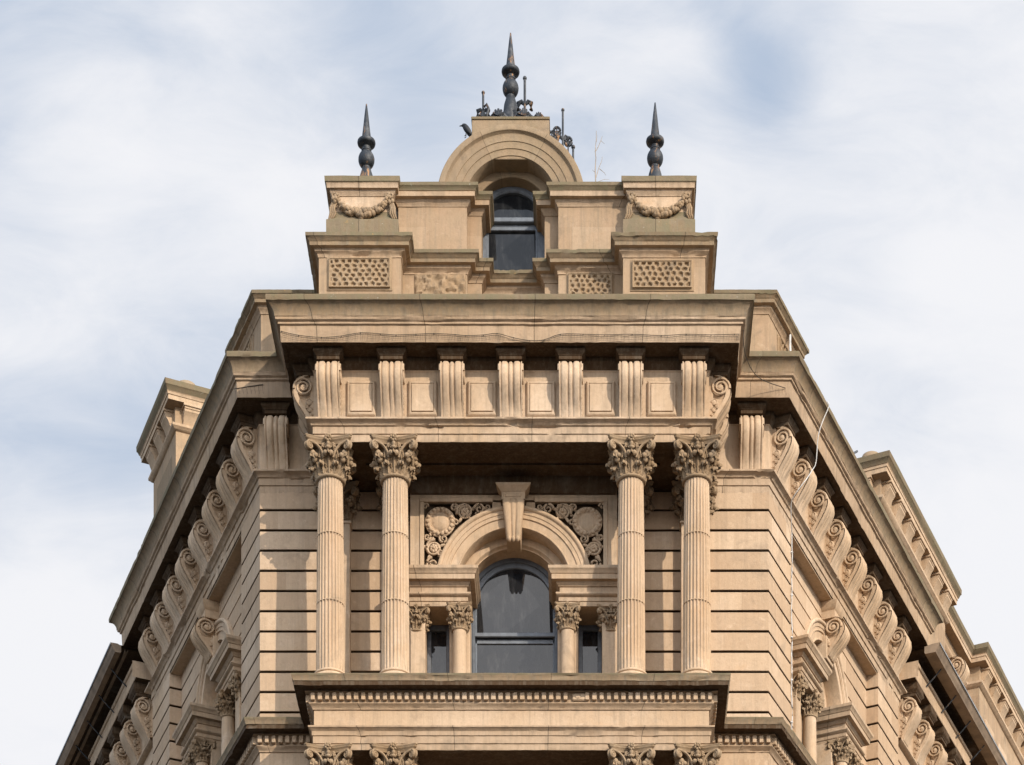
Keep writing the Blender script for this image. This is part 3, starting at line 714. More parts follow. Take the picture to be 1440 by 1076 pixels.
# spandrel carving: wreath with boss, rosettes and scrolls
def spandrel(s_):
    k = MB(); y = .03
    def tor(cx_, cz, R_, r_, n=28): k.tube([(s_*(cx_+R_*math.cos(2*PI*i/n)), y, cz+R_*math.sin(2*PI*i/n)) for i in range(n+1)], r_, 7)
    def scroll(cx_, cz, r0, r1, turns, a0, sg, rt): k.tube([(s_*(cx_+(r0+(r1-r0)*i/26)*math.cos(a0+sg*2*PI*turns*i/26)), y-.012, cz+(r0+(r1-r0)*i/26)*math.sin(a0+sg*2*PI*turns*i/26)) for i in range(27)], [rt*(1-.4*i/26) for i in range(27)], 6)
    wx, wz = -1.175, 25.225
    tor(wx, wz, .185, .036); tor(wx, wz, .225, .02)
    for i in range(18):
        a = 2*PI*i/18; k.ell((s_*(wx+.195*math.cos(a)), y-.028, wz+.195*math.sin(a)), (.033, .026, .033), 8, 5)
    k.ell((s_*wx, y+.01, wz), (.15, .05, .15), 20, 8); tor(wx, wz, .145, .014)
    for (cx_, cz, r_) in ((-.78, 25.385, .07), (-1.275, 24.80, .07)):
        for i in range(7):
            a = 2*PI*i/7; k.ell((s_*(cx_+r_*.62*math.cos(a)), y-.01, cz+r_*.62*math.sin(a)), (.03, .025, .03), 8, 5)
        k.ell((s_*cx_, y-.025, cz), (.026, .03, .026), 8, 5); tor(cx_, cz, r_*1.35, .017)
        for i in range(5):
            a = 2*PI*i/5+.4; k.M = Matrix.Translation((s_*(cx_+r_*2.05*math.cos(a)), y+.005, cz+r_*2.05*math.sin(a))) @ Matrix.Rotation(-s_*a if s_ > 0 else PI+a, 4, 'Y'); k.ell((0, 0, 0), (.055, .022, .024), 9, 5); k.M = None
    scroll(-.78, 25.385, .135, .07, .9, PI*1.1, -1, .024); scroll(-1.275, 24.80, .135, .07, .9, PI*.45, 1, .024)
    scroll(-.55, 25.43, .085, .015, 1.5, PI, -1, .022); scroll(-.42, 25.46, .05, .01, 1.3, PI, 1, .016)
    scroll(-1.30, 24.555, .10, .015, 1.6, PI*.5, 1, .022); scroll(-1.18, 24.47, .06, .012, 1.3, PI*.5, -1, .018)
    scroll(-1.38, 24.98, .06, .012, 1.4, PI*.3, -1, .02); scroll(-.95, 25.45, .06, .012, 1.4, 0, 1, .02)
    scroll(-1.12, 24.95, .07, .012, 1.4, PI*.8, 1, .02); scroll(-.93, 25.21, .065, .012, 1.3, PI*1.4, -1, .02); scroll(-1.18, 24.72, .05, .01, 1.3, 0, 1, .018)
    scroll(-1.41, 25.47, .05, .01, 1.2, 0, 1, .018); scroll(-1.40, 24.42, .05, .01, 1.2, 0, 1, .018)
    for _ in range(18):
        a = random.random(); cx_ = -1.42+.95*random.random(); cz = 24.42+1.08*random.random()
        if math.hypot(cx_, cz-ZA) < 1.31 or math.hypot(cx_-wx, cz-wz) < .27: continue
        rr = random.uniform(.018, .036); k.ell((s_*cx_, y+.02, cz), (rr*random.uniform(.7, 1.5), .03, rr*random.uniform(.7, 1.5)), 7, 5)
    return k
for s_ in (-1, 1): spandrel(s_).build('carved_spandrel', M['stone'], bay, smooth=60)

# side bays
def console_mb():
    k = bracket_mb(.30, True, .70, .42); return k
for P_, rz in ((PL, RZ_L), (PR, RZ_R)):
    x_, y_ = P_(3.5, -.22); sb = empty('window_bay', (x_, y_, -.11), B, rz)
    bay_parts(sb, False)
    c = console_mb(); o = c.build('keystone', M['stone'], sb, loc=(0, .02, 24.86)); o.scale = (1, 1, .92)
    k = MB(); k.sweep([(0, 25.49), (0, 25.62), (.02, 25.64), (.055, 25.72), (.06, 25.766), (-.1, 25.767)], [(-.17, .1), (-.17, -.24), (.17, -.24), (.17, .1)], seg=2, jit=0)
    k.box(-.11, .11, -.252, -.23, 25.51, 25.57, .008); k.box(-.1695, .1695, -.235, .1, 25.491, 25.76)
    k.box(-.18, .18, -.10, .30, 24.80, 25.2, .01); k.build('keystone_cap', M['stone'], sb)
    k = MB(); k.box(-2.45, 2.45, -.2, .35, 25.77, 25.80); k.build('bay_soffit', M['stone'], sb)

# ------------------------------------------------------------------ attic over the portico
half = [PL(1.5, -.02), (-4.10, 1.31), (-3.02, 1.31), (-3.02, 0), (-1.735, 0), (-1.735, .38), (-.72, .38), (-.72, .58), (-.5, .58), (-.5, .85)]
lx, ly = -4.10-CT*1.3, 1.31+ST*1.3
half[0] = (lx, ly)
half = [(lx+.9, ly+.4)]+half
path_att = half+[(-x, y) for x, y in half[::-1]]
ap = [(0, 27.45), (0, 28.69), (.012, 28.695), (.015, 28.72), (.035, 28.745), (.06, 28.765), (.065, 28.80), (.075, 28.805), (.13, 28.808), (.133, 28.86), (.14, 28.865), (.155, 28.885), (.18, 28.91), (.19, 28.915), (.192, 28.968), (-.22, 28.985)]
k = MB(); k.sweep(ap, path_att, seg=.06, jit=.002, chip=.018, mats=[0]+[1]*7+[3]*4+[2]*3)
k.build('attic_wall', [M['attic'], M['trim'], M['weather'], M['cyma']], B)
k = MB()
for s_ in (-1, 1):
    for (a, b, c, d, e, f) in ((1.78, 2.97, .05, 1.6, 27.4, 28.96), (.74, 1.8, .45, 1.6, 27.4, 28.96), (.52, .75, .66, 1.6, 27.4, 28.96), (2.9, 3.9, 1.5, 2.6, 27.4, 28.95), (.78, 1.85, .35, 1.6, 28.9, 29.9), (.55, .8, .55, 1.6, 28.9, 29.9)):
        k.box(min(s_*a, s_*b), max(s_*a, s_*b), c, d, e, f)
k.box(-2.9, 2.9, 1.55, 3.0, 27.4, 29.9); k.build('attic_core', M['roof'], B)
k = MB()
hu = [(-1.80, 1.0), (-1.80, .3), (-.72, .3), (-.72, .5), (-.5, .5), (-.5, 1.0)]
upr = [(0, 28.9), (0, 29.70), (.012, 29.705), (.02, 29.73), (.05, 29.76), (.06, 29.79), (.125, 29.795), (.13, 29.865), (.14, 29.87), (.15, 29.90), (.18, 29.925), (.185, 29.972), (-.4, 29.99)]
for pth in (hu, [(-x, y) for x, y in hu[::-1]]): k.sweep(upr, pth, seg=.2, jit=.003, mats=[0]+[1]*7+[2]*4)
k.build('attic_upper_wall', [M['attic'], M['trim'], M['weather']], B)
def vermic(w_, h_, seed, holes=True):                  # worm-cut panel: raised net of stone with drilled hollows
    rnd = random.Random(seed); nx, nz = max(4, round(w_/.098)), max(3, round(h_/.078)); pts = []
    for i in range(-1, nx+1):
        for j in range(-1, nz+1): pts.append(((i+.5+(.5 if j % 2 else 0)+rnd.uniform(-.24, .24))*w_/nx, (j+.5+rnd.uniform(-.22, .22))*h_/nz))
    k = MB(); gx, gz = int(w_/.010), int(h_/.010); rows = []
    for b in range(gz+1):
        row = []
        for a in range(gx+1):
            x_, z_ = w_*a/gx, h_*b/gz; ds = sorted(math.hypot(x_-p[0], (z_-p[1])*1.1) for p in pts)[:2]
            e = ds[1]-ds[0]; h = 1-min(1, max(0, (e-.024-.008*math.sin(x_*41+z_*23))/.030)); h = h*h*(3-2*h)
            ed = min(x_, w_-x_, z_, h_-z_); 
            if ed < .012: h = 1
            row.append((x_-w_/2, -.008-.034*h+.002*(1-h)+rnd.uniform(-.003, .003), z_-h_/2))
        rows.append(row)
    k.grid(rows); return k
def framed_panel(w_, h_, seed, name='carved_panel', parent=None, loc=(0, 0, 0), rz=0, worn=False):
    k = vermic(w_, h_, seed)
    if worn:
        k = MB(); rnd = random.Random(seed); rows = []
        for b in range(14):
            rows.append([(-w_/2+w_*a/28, -.012-(.05*max(0, .5+mnoise.noise(Vector((a*.37, b*.45, 3.3)))+.4*mnoise.noise(Vector((a*.9, b*.9, 1))))+rnd.uniform(0, .012))*(1 if 0 < a < 28 and 0 < b < 13 else .2), -h_/2+h_*b/13) for a in range(29)])
        k.grid(rows)
    hw, hh = w_/2, h_/2
    def ring(e, y): return [(-hw-e, y, -hh-e), (hw+e, y, -hh-e), (hw+e, y, hh+e), (-hw-e, y, hh+e)]
    if not worn: k.grid([ring(0, .0), ring(0, -.052), ring(.012, -.055), ring(.014, -.03), ring(.03, -.018), ring(.045, -.012), ring(.048, .02)], True)
    return k.build(name, M['carved'], parent, loc, rz, smooth=45)
cx0 = 2.36
framed_panel(.93, .43, 1, parent=B, loc=(X(505.5, -.02), 0, Z(386, 0)))
framed_panel(.90, .40, 2, parent=B, loc=(X(931, -.02), 0, Z(388, 0)))
framed_panel(.80, .36, 3, parent=B, loc=(X(619, .36), .38, Z(403, .38)), worn=True, name='eroded_panel')
framed_panel(.66, .36, 4, parent=B, loc=(X(830, .36), .38, Z(404, .38)))
for s_, rz in ((-1, RZ_L), (1, RZ_R)):
    framed_panel(.5, .62, 5+s_, parent=B, loc=(s_*(4.10+CT*.72), 1.31+ST*.72, 28.28), rz=rz)
# corner pedestals with garlands
def garland(k, s_):
    rnd = random.Random(11)
    for i in range(64):
        u = i/63*2-1; x_ = u*.36; z_ = 29.585-.15*(1-u*u)-.0
        for q in range(2):
            r_ = rnd.uniform(.026, .046)*(1.15-.35*abs(u)); k.ell((x_+rnd.uniform(-.012, .012), -.03-rnd.uniform(0, .05), z_+rnd.uniform(-.05, .05)*(1.1-.5*abs(u))), (r_, r_, r_), 7, 5)
    for sd_ in (-1, 1):
        for i in range(22):
            a = rnd.uniform(0, 2*PI); r_ = rnd.uniform(.02, .036); k.ell((sd_*.42+.06*math.cos(a)*rnd.random(), -.03-rnd.uniform(0, .05), 29.66+.07*math.sin(a)*rnd.random()), (r_, r_, r_*1.2), 7, 5)
        for q in range(3): k.tube([(sd_*(.42+.02*q), -.03, 29.62), (sd_*(.45+.025*q), -.05, 29.52), (sd_*(.43+.035*q), -.045, 29.44), (sd_*(.47+.03*q), -.03, 29.37)], [.03, .026, .022, .012], 6)
        k.tube([(sd_*(.42+.055*math.cos(2*PI*i/12)), -.075, 29.70+.04*math.sin(2*PI*i/12)) for i in range(13)], .016, 6)
def pedestal(xc, sd_, lab):
    p = empty('pedestal', (xc, .12, 0), B)
    pr = [(.095, 28.95), (.095, 29.31), (.09, 29.325), (.06, 29.34), (.035, 29.37), (.012, 29.43), (0, 29.50), (0, 29.735), (.012, 29.74), (.015, 29.76), (.04, 29.79), (.05, 29.815), (.085, 29.82), (.09, 29.885), (.10, 29.895), (.115, 29.905), (.12, 29.982), (-.3, 30.0)]
    k = MB(); k.sweep(pr, [(-.47, 0), (.47, 0), (.47, 1.5), (-.47, 1.5)], True, seg=.2, jit=.0035, mats=[1]*6+[0]+[2]*7+[1]*3)
    k.poly([(-.2, .3, 29.99), (.2, .3, 29.99), (.2, 1.2, 29.99), (-.2, 1.2, 29.99)]); k.build('block', [M['stone'], M['weather'], M['trim']], p)
    k = MB(); garland(k, sd_); k.build('garland', M['carved'], p, smooth=60)
    k = MB()
    for x_ in (-.35, .38): k.ell((x_, .15, 30.0), (.06, .06, .10), 10, 6)
    k.build('knob', M['lead'], p)
    return p
pedestal(-2.345, -1, 0); pedestal(2.30, 1, 0)
def finial(x_, y_, zb, zt_, s_=1.0):
    f = empty('finial', (x_, y_, zb), B); H_ = zt_-zb
    def lz(z): return z
    zc = H_-.60*s_                                     # collar level
    k = MB(); k.lathe([(.080, zc-.005), (.074, zc+.05), (.055, zc+.20), (.031, zc+.42), (.010, H_-.01), (.003, H_)], 20); k.build('spike', M['iron'], f)
    k = MB(); k.lathe([(.060, zc-.125), (.064, zc-.10), (.085, zc-.085), (.125, zc-.07), (.140, zc-.055), (.146, zc-.03), (.142, zc-.008), (.125, zc+.004), (.085, zc+.02)], 32); k.build('collar', M['iron'], f)
    zb_ = zc-.30
    k = MB(); k.lathe([(.066, zb_-.15), (.070, zb_-.13)]+[(.130*math.cos(a), zb_+.145*math.sin(a)) for a in [(-1.02+2.0*i/12) for i in range(13)]]+[(.072, zb_+.13), (.080, zb_+.14), (.080, zb_+.155), (.060, zb_+.165), (.058, zb_+.18)], 26); k.build('ball', M['iron'], f)
    zz = zb_-.145
    k = MB(); k.lathe([(.16, 0), (.16, .05), (.12, .08), (.118, max(.1, zz-.36)), (.120, zz-.24), (.105, zz-.12), (.075, zz-.02), (.068, zz)], 20); k.build('stem', M['iron'], f)
    return f
finial(X(515.3, .9), .9, 29.98, Z(146, .9)); finial(X(921.2, .9), .9, 29.98, Z(144, .9)); finial(X(718, 1.0), 1.0, 31.25, Z(46, 1.0))
# arched gable
gal = lambda a: .725+(math.degrees(a)-60)/55*1.45
GZ = 29.93; gx = X(718.5, .45)
k = MB()
k.M = Matrix.Translation((gx, 0, 0))
k.mi = 1; k.arc([(1.15, 2.6), (1.165, .45), (1.17, .415), (1.16, .40), (1.09, .395), (1.075, .40)], 0, GZ, 0, PI, 64, alf=gal)
k.mi = 0; k.arc([(1.075, .40), (1.065, .42), (1.045, .445), (1.035, .447), (.93, .447), (.925, .458), (.905, .46), (.825, .462), (.82, .474), (.805, .476), (.725, .478), (.72, .485), (.72, .77)], 0, GZ, 0, PI, 64, alf=gal)
k.arc([(.722, .77), (.605, .77), (.595, .78), (.595, 1.12)], 0, GZ, 0, PI, 48)
k.M = None
k.build('arched_gable', [M['gable'], M['gable']], B)
k = MB(); k.M = Matrix.Translation((gx, 0, 0)); n = 24
k.poly([(1.10*math.cos(PI*i/n), 2.55, GZ+1.10*math.sin(PI*i/n)) for i in range(n+1)]); k.M = None; k.build('gable_back', M['stone'], B)
k = MB(); k.box(X(663.5, .5), X(772.5, .5), .49, 1.6, 30.6, 31.225, .008); k.mi = 1; k.box(X(662.8, .5), X(773.2, .5), .475, 1.615, 31.225, 31.27, .006); k.build('gable_block', [M['gable'], M['weather']], B)
# attic window
aw = MB(); zs_ = 29.97
aw.arc([(.60, .98), (.49, .98), (.47, 1.0), (.47, 1.08)], gx, zs_, 0, PI, 30)
for s_ in (-1, 1):
    a, b = sorted((gx+s_*.60, gx+s_*.405)); aw.box(a, b, .98, 1.08, 28.7, zs_, .012)
    a, b = sorted((gx+s_*.41, gx+s_*.375)); aw.box(a, b, 1.0, 1.08, 28.7, zs_-.02, .006)
aw.box(gx-.47, gx+.47, .95, 1.08, zs_-.03, zs_+.045, .01); aw.box(gx-.40, gx+.40, 1.02, 1.08, zs_-.12, zs_-.03, .006); aw.box(gx-.40, gx+.40, 1.0, 1.1, 28.75, 28.99, .006)
awo = aw.build('attic_window', M['paint'], B)
g = MB(); n = 24; g.poly([(gx+.48*math.cos(PI*i/n), 1.05, zs_+.48*math.sin(PI*i/n)) for i in range(n+1)]); g.build('upper_pane', M['glassdark'], awo)
g = MB(); g.poly([(gx-.40, 1.07, 28.7), (gx+.40, 1.07, 28.7), (gx+.40, 1.07, zs_), (gx-.40, 1.07, zs_)]); g.build('lower_pane', M['glassdark'], awo)
# iron cresting on the gable
def cross(k, x_, y_, z0, h, s_=1.0, tilt=0):
    k.tube([(x_, y_, z0), (x_, y_, z0+h)], .022*s_, 6); k.ell((x_, y_, z0+h), .032*s_, 8, 6)
    for q in (-1, 1):
        k.tube([(x_, y_, z0+h*.5), (x_+q*.05*s_, y_, z0+h*.56), (x_+q*.095*s_, y_, z0+h*.53), (x_+q*.10*s_, y_, z0+h*.40), (x_+q*.075*s_, y_, z0+h*.42)], [.02*s_, .032*s_, .038*s_, .028*s_, .014*s_], 6)
def shell(k, x_, y_, z_, r_):
    k.ell((x_, y_, z_), (r_, r_*.6, r_*1.15), 12, 8)
    for q in range(5): a = PI*(.15+.7*q/4); k.tube([(x_, y_-r_*.6, z_), (x_+r_*.9*math.cos(a), y_-r_*.5, z_+r_*1.05*math.sin(a))], r_*.2, 5)
    k.tube([(x_-r_*1.3, y_, z_), (x_-r_*.9, y_, z_+r_*.5), (x_-r_*.5, y_, z_+r_*.8)], r_*.2, 5); k.tube([(x_+r_*1.6, y_, z_), (x_+r_*1.1, y_, z_+r_*.35), (x_+r_*.7, y_, z_+r_*.8)], r_*.2, 5)
zt_ = 31.27
k = MB(); shell(k, X(701, .75), .75, zt_+.17, .105); shell(k, X(736, .75), .75, zt_+.17, .11); shell(k, X(757.5, .75), .75, zt_+.17, .07); shell(k, X(679, .75), .75, zt_+.17, .075)
cross(k, X(738, .8), .8, zt_, .85, 1.05); cross(k, X(679.5, .8), .8, zt_, .62, .9)
k.tube([(X(684, .75), .75, zt_+.2), (X(687, .75), .75, zt_+.33), (X(684, .75), .75, zt_+.4), (X(681, .75), .75, zt_+.36)], .022, 6)
k.box(X(668, .7), X(768, .7), .68, .9, zt_-.01, zt_+.03, .005); k.build('cresting', M['iron'], B)
k = MB()
yb = 2.0
pts = [(776, 196, 182), (783, 206, 176), (791.5, 214, 155), (799, 222, 190), (806, 234, 207)]
for i, (px, pb, pt) in enumerate(pts):
    x_, z0, z1 = X(px, yb), Z(pb+25, yb), Z(pt, yb)
    if i == 2: cross(k, x_, yb, z0, z1-z0, .9)
    elif i == 4: k.tube([(x_, yb, z0), (x_, yb, z1)], .02, 6); k.ell((x_, yb, z1), .034, 8, 6)
    else:
        k.tube([(x_, yb, z0), (x_, yb, z1-.03)], .014, 6)
        for q in (-1, 1): k.tube([(x_+q*.07*math.sin(a)*(1-a/9), yb, z1-.12+.085*math.cos(a)*(1-a/9)) for a in [j*.4 for j in range(14)]], .021, 5)
for i in range(len(pts)-1):
    a, b = pts[i], pts[i+1]; k.tube([(X(a[0], yb), yb, Z(a[1]+6, yb)), (X(b[0], yb), yb, Z(b[1]+6, yb))], .014, 5)
    mxp = (X(a[0], yb)+X(b[0], yb))/2; mz = (Z(a[1]-2, yb)+Z(b[1]-2, yb))/2
    k.tube([(mxp+.05*math.cos(t_*.55)*(1-t_/16), yb, mz+.06*math.sin(t_*.55)*(1-t_/16)) for t_ in range(15)], .019, 5)
k.tube([(X(774, yb), yb, Z(215, yb)), (X(806, yb), yb, Z(250, yb))], .03, 6)
k.build('cresting', M['iron'], B)

# ------------------------------------------------------------------ lower ranges to left and right
def range_building(side, P_, rz):
    s_ = -1 if side == 'l' else 1
    G = empty('side_range', (P_(9, -2)[0], P_(9, -2)[1], 0))
    inv = G.location.copy()
    def fin(k, name, mats, parent=None, smooth=38): return k.build(name, mats, parent or G, loc=(-inv.x, -inv.y, 0) if (parent is None or parent == G) else (0, 0, 0), smooth=smooth)
    def path(pts): p = [P_(t, n) for t, n in pts]; return p[::-1] if s_ < 0 else p
    TE = 24.0
    wp = path([(T_END-.2, -.06), (TE, -.06)])
    k = MB(); k.sweep(rustic(25.0, 17, 24.76), wp, seg=2); k.sweep([(0, 25.0), (0, 26.1)], wp, seg=4); k.sweep([(0, 17), (0, 0)], wp, seg=8)
    k.prism([(p[0], p[1], 0) for p in (P_(T_END+.1, -.6), P_(TE, -.6), P_(TE, -7), P_(T_END+.1, -7))], (0, 0, 26.3)); fin(k, 'wall', M['wall'])
    cp = path([(T_END+.06, -.06), (10.8, -.06), (10.8, -.4)])
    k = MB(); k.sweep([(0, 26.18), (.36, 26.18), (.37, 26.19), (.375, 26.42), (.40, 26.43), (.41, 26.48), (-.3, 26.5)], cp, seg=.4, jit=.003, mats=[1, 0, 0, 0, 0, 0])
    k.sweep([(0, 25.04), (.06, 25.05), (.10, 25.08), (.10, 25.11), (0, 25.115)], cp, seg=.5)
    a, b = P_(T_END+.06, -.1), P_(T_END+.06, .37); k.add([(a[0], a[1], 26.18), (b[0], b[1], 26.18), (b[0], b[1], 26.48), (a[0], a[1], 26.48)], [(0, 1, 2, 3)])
    fin(k, 'cornice', [M['stone'], M['soot_shade']])
    gp = path([(T_END+.12, .34), (TE, .34)])
    wi = .23 if s_ < 0 else .13
    k = MB(); k.sweep([(wi, 26.74), (wi, 26.62), (wi+.02, 26.605), (.345, 26.60), (.36, 26.635), (.39, 26.66), (.405, 26.71), (.415, 26.715), (.42, 26.76), (.30, 26.765)], gp, seg=.8, jit=.004, ends=True)
    k.mi = 1; k.sweep([(.424, 26.73), (.432, 26.73), (.432, 26.765), (.424, 26.765)], gp, seg=1)
    if s_ < 0: k.mi = 0; k.sweep([(.10, 26.695), (.10, 26.65), (.155, 26.65), (.155, 26.695)], gp, seg=1)
    k.mi = 2; k.sweep([(-1.4, 26.70), (wi-.002, 26.70)], gp, seg=1); k.sweep([(-1.4, 26.73), (.41, 26.75)], gp, seg=1)
    gt = fin(k, 'gutter', [M['gutter'], M['lead'], M['soot_shade']])
    for i in range(12):
        k = MB(); t_ = T_END+.75+1.05*i; q0, q1 = P_(t_, .62), P_(t_, .32); k.tube([(q0[0], q0[1], 26.61), ((q0[0]+q1[0])/2, (q0[1]+q1[1])/2, 26.46), (q1[0], q1[1], 26.33)], .013, 6)
        k.build('gutter_bracket', M['iron'], gt)
    br = bracket_mb(.33, False); o = None
    for i in range(4):
        x_, y_ = P_(T_END+.42+.90*i, -.06)
        if o is None:
            o = br.build('scroll_bracket', M['stone'], G, loc=(x_-inv.x, y_-inv.y, 25.16), rz=rz); mutule_mb(.33, .79, 1.025, .32).build('bracket_block', M['soot_shade'], o)
        else: dup(o, G, (x_-inv.x, y_-inv.y, 25.16), rz)
    k = MB(); k.poly([(p[0], p[1], 26.5) for p in (P_(T_END, .1), P_(TE, .1), P_(TE, -7), P_(T_END, -7))]); fin(k, 'roof', M['roof'])
    # tall stack / attic storey standing on the range
    def cap(path_, closed, zl, name, bits):
        zz = zl
        pr = [(0, 25.5), (0, zz-.80), (.03, zz-.79), (.05, zz-.765), (.085, zz-.735), (.09, zz-.69), (.02, zz-.68), (.02, zz-.34), (.20, zz-.335), (.20, zz-.25), (.215, zz-.245), (.22, zz-.20), (.235, zz-.19), (.26, zz-.12), (.28, zz-.10), (.285, zz), (-.3, zz+.02)]
        k = MB(); k.sweep(pr, path_, closed, seg=.5, jit=.004, mats=[0]+[1]*5+[0]+[0, 1, 1, 1, 1, 2, 2, 2, 2])
        if closed: k.poly([(p[0], p[1], zz+.01) for p in path_])
        return fin(k, name, [M['attic'], M['stone'], M['weather']])
    def block_bracket(x_, y_, rot, zz, par):
        k = MB(); w_ = .17
        pf = [(0, -.34), (.05, -.36) , (.0, 0)]
        pf = [(0.02, -.345), (.19, -.345), (.19, -.42), (.175, -.43), (.175, -.47), (.12, -.54), (.09, -.62), (.06, -.68), (.02, -.68)]
        k.prism([(-w_, -p, z) for p, z in pf], (2*w_, 0, 0)); k.box(-w_-.025, w_+.025, -.215, 0, -.385, -.34, .005)
        for o_ in (-1, 1): k.box(o_*w_-.004, o_*w_+.004, -.10, -.02, -.60, -.42)
        return k.build('block_bracket', M['stone'], par, loc=(x_-inv.x, y_-inv.y, zz), rz=rot, smooth=30)
    if s_ < 0:
        zl = 32.6; pts = [(8.55, -.78), (10.35, -.78), (10.35, -3.4), (8.55, -3.4)]
        pth = path(pts); cap(pth, True, zl, 'chimney', None)
        for t_ in (8.85, 9.45, 10.05): x_, y_ = P_(t_, -.78); block_bracket(x_, y_, rz, zl, G)
        for n_ in (-1.08, -1.75, -2.4, -3.05): x_, y_ = P_(8.55, n_); block_bracket(x_, y_, rz+PI/2, zl, G)
        k = MB()
        for n_ in (-1.02,): x_, y_ = P_(8.7, n_); k.lathe([(.25, 0), (.25, .08), (.23, .16), (.19, .22), (.11, .27), (.03, .29)], 16, (x_, y_, zl))
        fin(k, 'chimney_cap', M['gable'])
        k = MB()
        for t0, t1 in ((8.85, 10.05),):
            a, b = P_(t0, -.775), P_(t1, -.775); k.add([(a[0], a[1], 27), (b[0], b[1], 27), (b[0], b[1], zl-1.1), (a[0], a[1], zl-1.1)], [(0, 1, 2, 3)])
        fin(k, 'chimney_panel', M['gable'])
    else:
        zl = 31.2; pts = [(8.55, -3.6), (8.55, -.78), (13.2, -.78), (13.2, -1.10), (15.95, -1.10), (15.95, -.78), (24, -.78)]
        pth = path(pts); cap(pth, False, zl, 'attic_storey', None)
        for i in range(7): x_, y_ = P_(8.83+.68*i, -.78); block_bracket(x_, y_, rz, zl, G)
        for i in range(9): x_, y_ = P_(16.25+.72*i, -.78); block_bracket(x_, y_, rz, zl, G)
        for n_ in (-1.08, -1.75, -2.4): x_, y_ = P_(8.55, n_); block_bracket(x_, y_, rz-PI/2, zl, G)
        x_, y_ = P_(15.95, -.95); 
        for (t_, n_) in ((8.7, -1.0), (15.5, -1.3)):
            k = MB(); x_, y_ = P_(t_, n_); k.lathe([(.23, 0), (.23, .08), (.21, .17), (.17, .25), (.09, .30), (.03, .32)], 18, (x_, y_, zl)); fin(k, 'domed_cap', M['gable'])
        # arched opening with console between the two blocks, raised panels on the far block
        x_, y_ = P_(14.58, -1.10); ar = MB()
        ar.arc([(1.12, .05), (1.12, -.07), (1.06, -.09), (1.0, -.06), (.82, -.05), (.80, .4)], 0, 28.85, 0, PI, 32)
        for q in (-1, 1): ar.box(min(q*.80, q*1.1), max(q*.80, q*1.1), -.05, .3, 26, 28.85, .01)
        ao = ar.build('arched_opening', M['stone'], G, loc=(x_-inv.x, y_-inv.y, 0), rz=rz)
        g = MB(); n = 20; g.poly([(.82*math.cos(PI*i/n), -.004, 28.85+.82*math.sin(PI*i/n)) for i in range(n+1)]+[(-.82, -.004, 26), (.82, -.004, 26)]); g.build('pane', M['glassdark'], ao)
        bracket_mb(.32, True, .75, .42).build('keystone', M['stone'], ao, loc=(0, 0, 29.6))
        for i in range(5):
            x_, y_ = P_(16.75+1.15*i, -.78); k = MB(); k.box(-.36, .36, -.05, .02, 26.5, 29.9, .02); k.build('pilaster_panel', M['stone'], G, loc=(x_-inv.x, y_-inv.y, 0), rz=rz)
    return G
gl = range_building('l', PL, RZ_L); gr = range_building('r', PR, RZ_R)
tag(gl, 'lower stone range with gutter and tall square chimney, left of the corner building in shade', 'building', )
tag(gr, 'sunlit stone range with gutter and bracketed attic storey, right of the corner building', 'building')

# ------------------------------------------------------------------ small things
k = MB()                                              # white cable down the right-hand side
def pr(t, n, z): x_, y_ = PR(t, n); return (x_, y_, z)
cab = [pr(.95, .675, 27.54), pr(.97, .69, 27.46), pr(.93, .60, 27.22), pr(.91, .53, 26.98), pr(.98, .47, 26.62), pr(.90, .43, 26.45), pr(.70, .40, 26.20), pr(.66, .26, 26.02), pr(.72, .135, 25.90), pr(.90, .07, 25.72), pr(1.04, .03, 25.62), pr(1.075, .02, 25.5)]
cab = catmull(cab, 4)+[pr(1.08+.012*math.sin(i*.9), .018+.006*math.sin(i*1.7), 25.4-.175*i) for i in range(20)]
k.tube(cab, .0085, 7)
for i in range(0, 20, 4): q_ = pr(1.085, .01, 25.3-.175*i); k.ell(q_, (.028, .028, .02), 7, 5)
tag(k.build('cable', M['cable']), 'thin white cable hanging down the right edge of the corner building from its cornice', 'cable')
k = MB(); k.tube(catmull([pr(.95, -.05, 28.97), pr(.97, .02, 28.99), pr(.96, .03, 28.85), pr(.90, .06, 28.4), pr(.80, .2, 27.9), pr(.72, .3, 27.6)], 5), .02, 7)
tag(k.build('cable', M['cable']), 'short pale cable looped over the small attic coping on the right', 'cable')
k = MB()                                              # bird netting laced along the front cornice
yn = PY-.482
def np_(px, py): return (X(px, yn), yn, Z(py, yn))
cord = [(395.7, 466), (420, 471.5), (452, 474.5), (480, 472.5), (507, 468), (535, 469.5), (557, 471), (585, 470), (610, 469), (640, 470.5), (655, 472), (680, 471), (699, 469), (722, 475), (745, 479), (765, 478), (788, 470), (820, 470), (850, 471), (889, 470), (930, 472), (965, 470), (1000, 471), (1033, 470), (1040, 470)]
k.tube([np_(a, b) for a, b in catmull(cord, 3)], .0045, 5)
cc = catmull(cord, 8)
for i, (a, b) in enumerate(cc):
    if 0 < i < len(cc)-1:
        k.tube([np_(a, b), np_(a+random.uniform(-2.5, 1), 479.5)], .0013, 3)
for dy in (2.5, 5.0, 7.5): k.tube([np_(a, min(479.3, b+dy)) for a, b in cc if b+dy < 479.5] or [np_(400, 478), np_(410, 478)], .0012, 3)
for i in range(24):
    a, b = cord[i]; q_ = np_(a, b); k.ell((q_[0], q_[1]+.004, q_[2]), (.010, .008, .010), 6, 4)
tag(k.build('bird_netting', M['net']), 'sagging dark bird netting laced along the front cornice fascia', 'netting')
k = MB()
for s_, P_ in ((-1, PL), (1, PR)):
    pass
e0 = (4.05, .62, 27.1)
k.tube(catmull([(PX+.5, -.70, 27.10), (PX+.56, -.3, 26.98), (PX+.8, .35, 27.06), (PX+1.25, .62, 27.06)], 6), .006, 5)
